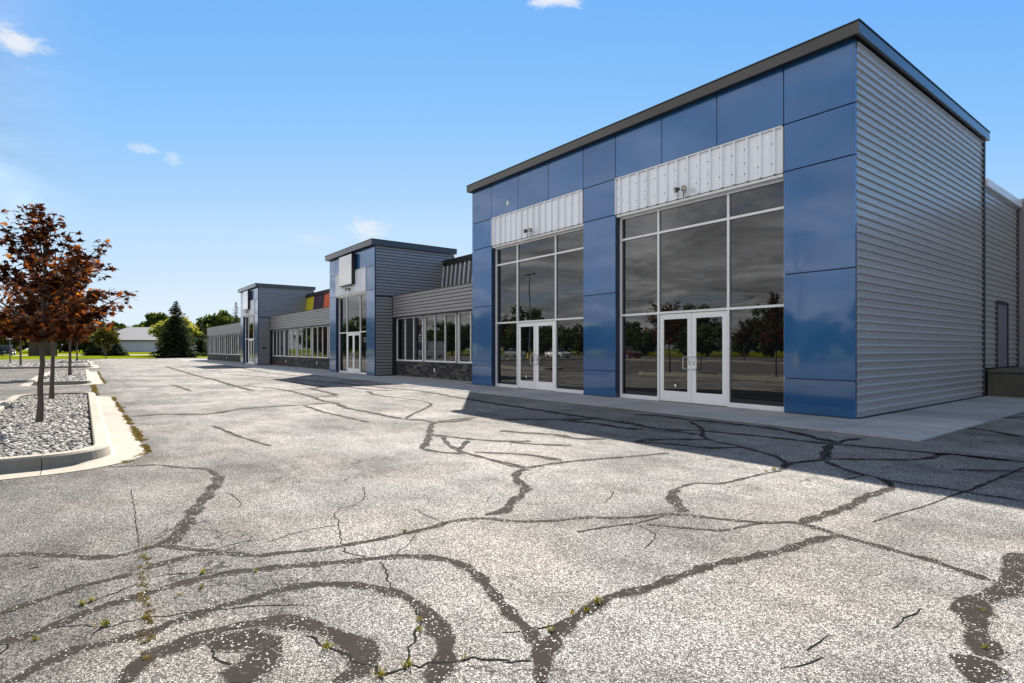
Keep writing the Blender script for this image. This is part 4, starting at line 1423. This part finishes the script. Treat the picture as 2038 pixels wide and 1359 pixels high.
for u in range(120, 306, 15):
    k += 1
    deciduous(at(u + (k * 7) % 9, 232 + (k * 37) % 30), 11.6 + (k * 13) % 5 * .45, 5.6, 'tree in the distant row behind the grey warehouse', 'green', 30 + k, 22, 60, .95, .4, 'distant trees behind the warehouse', crown_from=.1)
deciduous(at(20, 112), 7.5, 4.5, 'pale green tree behind the parked dark SUV', 'olive', 50, 44, 100, .4, .25, crown_from=.1)
spruce(at(-50, 118), 11, 3.5, 'tall conifer at the left edge beyond the road', 51)
deciduous(at(120, 135), 9, 5.5, 'dark tree behind the brown board fence', 'green', 52, 44, 100, .5, .3, crown_from=.08)
deciduous(at(70, 150), 10, 6, 'broad tree behind the road sign', 'green', 53, 44, 100, .5, .3, crown_from=.08)

k = 0
for u in (-40, -5, 30, 62, 100, 128, 158, 186):
    k += 1
    deciduous(at(u, 138 + (k * 11) % 9), 4.6 + (k * 7) % 4 * .5, 3.6, 'dense shrub in the dark row beyond the road', 'green', 60 + k, 26, 70, .5, .12, 'shrubs beyond the road', 'shrub', 0.0)

# ================================================================== buildings and things far off
wh = thing('warehouse', at(290, 150), 'long pale grey warehouse with low sloping grey roof beyond the lawn', 'building')
q0, q1 = Vector(at(180, 150)), Vector(at(372, 150))
zb = .6
dx = (q1 - q0).normalized()
dn = Vector((FWD.x, FWD.y, 0))
def whpt(a, d, z): 
    p = q0.lerp(q1, a) + dn * d
    return (p.x, p.y, zb + z)
MB().add([whpt(0, 0, 0), whpt(1, 0, 0), whpt(1, 0, 3.25), whpt(0, 0, 3.25), whpt(0, 30, 0), whpt(1, 30, 0), whpt(1, 30, 3.25), whpt(0, 30, 3.25), whpt(0, 15, 6.5), whpt(1, 15, 6.5)],
         [(0, 1, 2, 3), (5, 4, 7, 6), (1, 5, 6, 9, 2), (4, 0, 3, 8, 7)]).build('wall', 'whwall', wh)
rf = MB().add([whpt(-.01, -.5, 3.2), whpt(1.01, -.5, 3.2), whpt(1.01, 15, 7.2), whpt(-.01, 15, 7.2), whpt(1.01, 30.5, 3.2), whpt(-.01, 30.5, 3.2)], [(0, 1, 2, 3), (3, 2, 4, 5)]).build('roof', 'whroof', wh)
MB().add([whpt(-.01, -.52, 3.0), whpt(1.01, -.52, 3.0), whpt(1.01, -.52, 3.2), whpt(-.01, -.52, 3.2)], [(0, 1, 2, 3)]).build('eave', 'trim', wh)
for a, wd, ht in ((.57, .018, .9), (.60, .03, 1.2), (.64, .02, .7)):
    p = [whpt(a, 7, 5.0), whpt(a + wd, 7, 5.0), whpt(a + wd, 7, 5.2 + ht), whpt(a, 7, 5.2 + ht), whpt(a, 9, 5.4), whpt(a + wd, 9, 5.4), whpt(a + wd, 9, 5.2 + ht), whpt(a, 9, 5.2 + ht)]
    MB().add(p, [(0, 1, 2, 3), (3, 2, 6, 7), (1, 5, 6, 2), (4, 0, 3, 7)]).build('roof_vent', 'trim' if ht < 1 else 'white', rf)

f0, f1 = Vector(at(56, 96)), Vector(at(114, 96))
fe = thing('board_fence', at(85, 96), 'brown upright board fence at the road', 'fence')
nbd = 24
for i in range(nbd):
    a, b = f0.lerp(f1, i / nbd), f0.lerp(f1, (i + .94) / nbd)
    h = 2.42 + (i * 7 % 5) * .012
    n = dn * .03
    z0 = a.z
    MB().add([(a.x, a.y, z0), (b.x, b.y, z0), (b.x, b.y, z0 + h), (a.x, a.y, z0 + h), (a.x + n.x, a.y + n.y, z0), (b.x + n.x, b.y + n.y, z0), (b.x + n.x, b.y + n.y, z0 + h), (a.x + n.x, a.y + n.y, z0 + h)],
             [(0, 1, 2, 3), (5, 4, 7, 6), (3, 2, 6, 7), (1, 5, 6, 2), (4, 0, 3, 7)]).build('board', 'board', fe)

# ================================================================== vehicles
def car(loc, rz, paint, label, kind='sedan', group=None, name=None):
    """front looks along local +x"""
    L, Wd, H = {'sedan': (4.6, 1.8, 1.45), 'suv': (4.7, 1.9, 1.78), 'van': (5.6, 2.0, 2.3)}[kind]
    t = thing(name or ('parked_' + kind), loc, label, {'sedan': 'car', 'suv': 'car', 'van': 'van'}[kind], group)
    o = Vector(loc)
    cz = {'sedan': .95, 'suv': 1.08, 'van': 1.15}[kind]
    st = {'sedan': [(-.5, .62, .50, 0), (-.47, .90, .97, 0), (-.30, .98, 1, 0), (-.20, 1, 1, .80), (-.05, 1, 1, 1), (.10, 1, 1, .97), (.24, .98, 1, 0), (.44, .82, .95, 0), (.5, .6, .80, 0)],
          'suv': [(-.5, .62, .93, 0), (-.485, 1, .97, .25), (-.43, 1, 1, .95), (-.1, 1, 1, 1), (.08, 1, 1, .97), (.22, 1, 1, 0), (.44, .92, .96, 0), (.5, .62, .82, 0)],
          'van': [(-.5, .62, .96, 0), (-.495, 1, .98, .9), (-.45, 1, 1, 1), (-.1, 1, 1, 1), (.2, 1, 1, .95), (.33, 1, 1, 0), (.46, .85, .95, 0), (.5, .6, .82, 0)]}[kind]
    body, cab, roofm = MB(), MB(), MB()
    rings = []
    for (s, hk, wk, rk) in st:
        x = s * L
        w = Wd / 2 * wk
        zt = .32 + (cz - .32) * hk if hk < 1 else cz
        rings.append([(x, -w * .93, .28), (x, -w, .5), (x, -w, zt - .18), (x, -w * .95, zt), (x, w * .95, zt), (x, w, zt - .18), (x, w, .5), (x, w * .93, .28)])
    for r_ in rings:
        body.v += r_
    n = 8
    for i in range(len(rings) - 1):
        body.f += [(i * n + k, i * n + (k + 1) % n, (i + 1) * n + (k + 1) % n, (i + 1) * n + k) for k in range(n)]
    body.f += [tuple(range(n))[::-1], tuple((len(rings) - 1) * n + k for k in range(n))]
    cabs = [(s * L, Wd / 2 * wk, rk) for s, hk, wk, rk in st]
    i0 = next(i for i, c in enumerate(cabs) if c[2] > 0) - 1
    i1 = max(i for i, c in enumerate(cabs) if c[2] > 0) + 1
    cr = []
    for x, w, rk in cabs[i0:i1 + 1]:
        zt = cz + (H - .06 - cz) * rk
        ww = w * (.95 - .14 * rk)
        cr.append([(x, -w * .94, cz - .01), (x, -ww, zt), (x, ww, zt), (x, w * .94, cz - .01)])
    for r_ in cr:
        cab.v += r_
    for i in range(len(cr) - 1):
        cab.f += [(i * 4 + k, i * 4 + k + 1, i * 4 + 5 + k, i * 4 + 4 + k) for k in range(3)]
    top = [r_ for r_, c in zip(cr, cabs[i0:i1 + 1]) if c[2] > .75]
    for r_ in top:
        roofm.v += [(r_[1][0], r_[1][1] - .01, r_[1][2] - .05), (r_[1][0], r_[1][1] * .92, r_[1][2] + .05), (r_[2][0], r_[2][1] * .92, r_[2][2] + .05), (r_[2][0], r_[2][1] + .01, r_[2][2] - .05)]
    m = len(top)
    for i in range(m - 1):
        roofm.f += [(i * 4 + k, i * 4 + k + 1, i * 4 + 5 + k, i * 4 + 4 + k) for k in range(3)]
    roofm.f += [(0, 1, 2, 3), tuple(4 * (m - 1) + k for k in (3, 2, 1, 0))]
    def put(nm, b_, mt, par=t, smooth=False):
        me = b_.mesh(nm, smooth=smooth)
        ob = bpy.data.objects.new(nm, me)
        me.materials.append(M[mt])
        COL.objects.link(ob)
        ob.parent = par
        return ob
    put('body', body, paint)
    put('window_band', cab, 'carglass')
    put('roof', roofm, paint)
    if kind == 'van':
        put('side_panel', MB().box(-.46 * L, .1 * L, -Wd / 2 * .94, Wd / 2 * .94, cz, H - .12), paint)
    for sx in (-.31, .31):
        for sy in (-1, 1):
            wr = .34
            ty = put('wheel', MB().tube([(sx * L, sy * (Wd / 2 - .2), wr), (sx * L, sy * (Wd / 2 + .01), wr)], [wr, wr], 18), 'rubber')
            put('rim', MB().tube([(sx * L, sy * (Wd / 2 + .0), wr), (sx * L, sy * (Wd / 2 + .02), wr)], [wr * .62, wr * .58], 12), 'rim', ty)
    for sy in (-1, 1):
        put('headlight', MB().bevbox(.475 * L, .497 * L, sy * Wd * .30, sy * Wd * .43, .62, .76, .01), 'lens')
        put('tail_light', MB().bevbox(-.505 * L, -.48 * L, sy * Wd * .33, sy * Wd * .45, .75, cz + .02, .01), 'redlens')
    put('bumper', MB().bevbox(-.515 * L, -.46 * L, -Wd * .44, Wd * .44, .32, .55, .03), 'trim' if kind != 'van' else paint)
    put('license_plate', MB().bevbox(-.522 * L, -.516 * L, -.16, .16, .58, .72, .004), 'white')
    t.rotation_euler = (0, 0, rz)
    return t

q = at(14, 97)
car((q[0], q[1], terrain_z(q[0]) + .02), math.atan2(q[1], q[0]) - .12, 'pblack', 'dark SUV seen from behind on the far left road', 'suv')
car((-62.5, -9.5, 0), 1.2, 'pvan', 'white van mirrored in the glass of the first low wing', 'van')
car((-49.5, -34, 0), .1, 'pred', 'dark red SUV across the lot, seen only mirrored in the shop windows', 'suv')
car((-68, -30, 0), .2, 'psilver', 'silver sedan across the lot, seen only mirrored in the glass', 'sedan')
car((-60.5, -32, 0), .15, 'pvan', 'white sedan mirrored in the glass beside the second double doors', 'sedan')

# ================================================================== poles and signs
ps = thing('sign_post', (-66.8, -5.15, 0), 'white plate on a slim dark post beside the parked SUV', 'sign')
MB().tube([(-66.8, -5.15, 0), (-66.8, -5.15, 2.3)], [.05, .05], 8).build('post', 'trim', ps)
e = RGT * .27
n = FWD * .03
def plate(z0, z1, w_, d_):
    c = Vector((-66.8, -5.15, 0)) - FWD * d_
    e = RGT * w_
    return MB().add([tuple(c - e + Vector((0, 0, z0))), tuple(c + e + Vector((0, 0, z0))), tuple(c + e + Vector((0, 0, z1))), tuple(c - e + Vector((0, 0, z1))),
                     tuple(c - e + n + Vector((0, 0, z0))), tuple(c + e + n + Vector((0, 0, z0))), tuple(c + e + n + Vector((0, 0, z1))), tuple(c - e + n + Vector((0, 0, z1)))],
                    [(0, 1, 2, 3), (5, 4, 7, 6), (3, 2, 6, 7), (1, 5, 6, 2), (4, 0, 3, 7), (0, 4, 5, 1)])
plate(2.2, 2.8, .27, .09).build('plate', 'white', ps)
plate(2.35, 2.6, .12, .115).build('emblem', 'blue_mark', ps)

def pole(x, y, h, label):
    t = thing('light_pole', (x, y, 0), label, 'light pole', 'lot lights mirrored in the glass')
    MB().tube([(x, y, 0), (x, y, .85)], [.32, .30], 16).build('base', 'yellowpaint', t)
    MB().tube([(x, y, .85), (x, y, h)], [.11, .07], 10).build('pole', 'galvpole', t)
    for s in (-1, 1):
        MB().bevbox(x + s * .15, x + s * .95, y - .18, y + .18, h - .12, h + .06, .03).build('lamp_head', 'lampbody', t)
pole(-53.5, -21, 10.6, 'tall twin headed lot light mirrored in the glass above the second doors')
pole(-22, -24, 10.6, 'twin headed lot light with yellow base, mirrored beside the nearest doors')
pole(-12, -27, 10.6, 'twin headed lot light with yellow base, mirrored in the nearest window')
island(-46, -5, -31, -27.5, .8, 'kerbed strip across the lot, mirrored in the shop windows', 5.0)

proto = None
rng = random.Random(77)
i = 0
for x in range(-150, 40, 13):
    i += 1
    y = -69 - rng.uniform(0, 18)
    s = rng.uniform(.75, 1.2)
    lb = 'dark tree across the street, seen only mirrored in the shop glass'
    if proto is None:
        proto = deciduous((x, y, -.03), 11, 5.5, lb, 'green', 91, 44, 90, .5, .3, 'trees across the street', crown_from=.1)
    else:
        copy_thing(proto, (x + rng.uniform(-4, 4), y, -.03), lb, rng.random() * 6.28, (s, s, s * rng.uniform(.85, 1.15)))
i = 0
for (x, y) in [(-104 - 7 * (k % 3), -17 - 6.5 * k) for k in range(8)] + [(-124 - 6 * k, -16 - 4 * k) for k in range(5)]:
    s = rng.uniform(.55, .8)
    copy_thing(proto, (x, y, .02), 'dark tree west of the lot, seen only mirrored in the wing windows', rng.random() * 6.28, (s * 1.2, s * 1.2, s), group='trees west of the lot')
for k in range(9):  # unseen trees, added to block the eastern sky and darken the lower side wall
    s = rng.uniform(.55, .8)
    copy_thing(proto, (33 + rng.uniform(-3, 3), -22 + 8 * k, -.3), 'unseen tree added east of the lot to darken the ribbed side wall', rng.random() * 6.28, (s * 1.1, s * 1.1, s), group='unseen trees added east of the lot')
for x in range(-112, 24, 6):
    s = rng.uniform(.36, .55)
    copy_thing(proto, (x + rng.uniform(-2, 2), -66 + rng.uniform(-1.5, 1.5), -.25), 'shrubby tree on the edge of the lot, seen only mirrored in the glass', rng.random() * 6.28, (s * 1.5, s * 1.5, s * 1.2), group='shrubby trees on the lot edge')
for (x, y, s) in ((-30, -29.2, 1.1), (-14, -29.4, 1.25), (-40, -29.2, 1.0)):
    copy_thing(m3, (x, y, .06), ('maple mirrored above the nearest double doors', 'maple mirrored in the right window of the nearest bay', 'maple mirrored in the left window of the nearest bay')[i], i * 2.0, s)
    i += 1
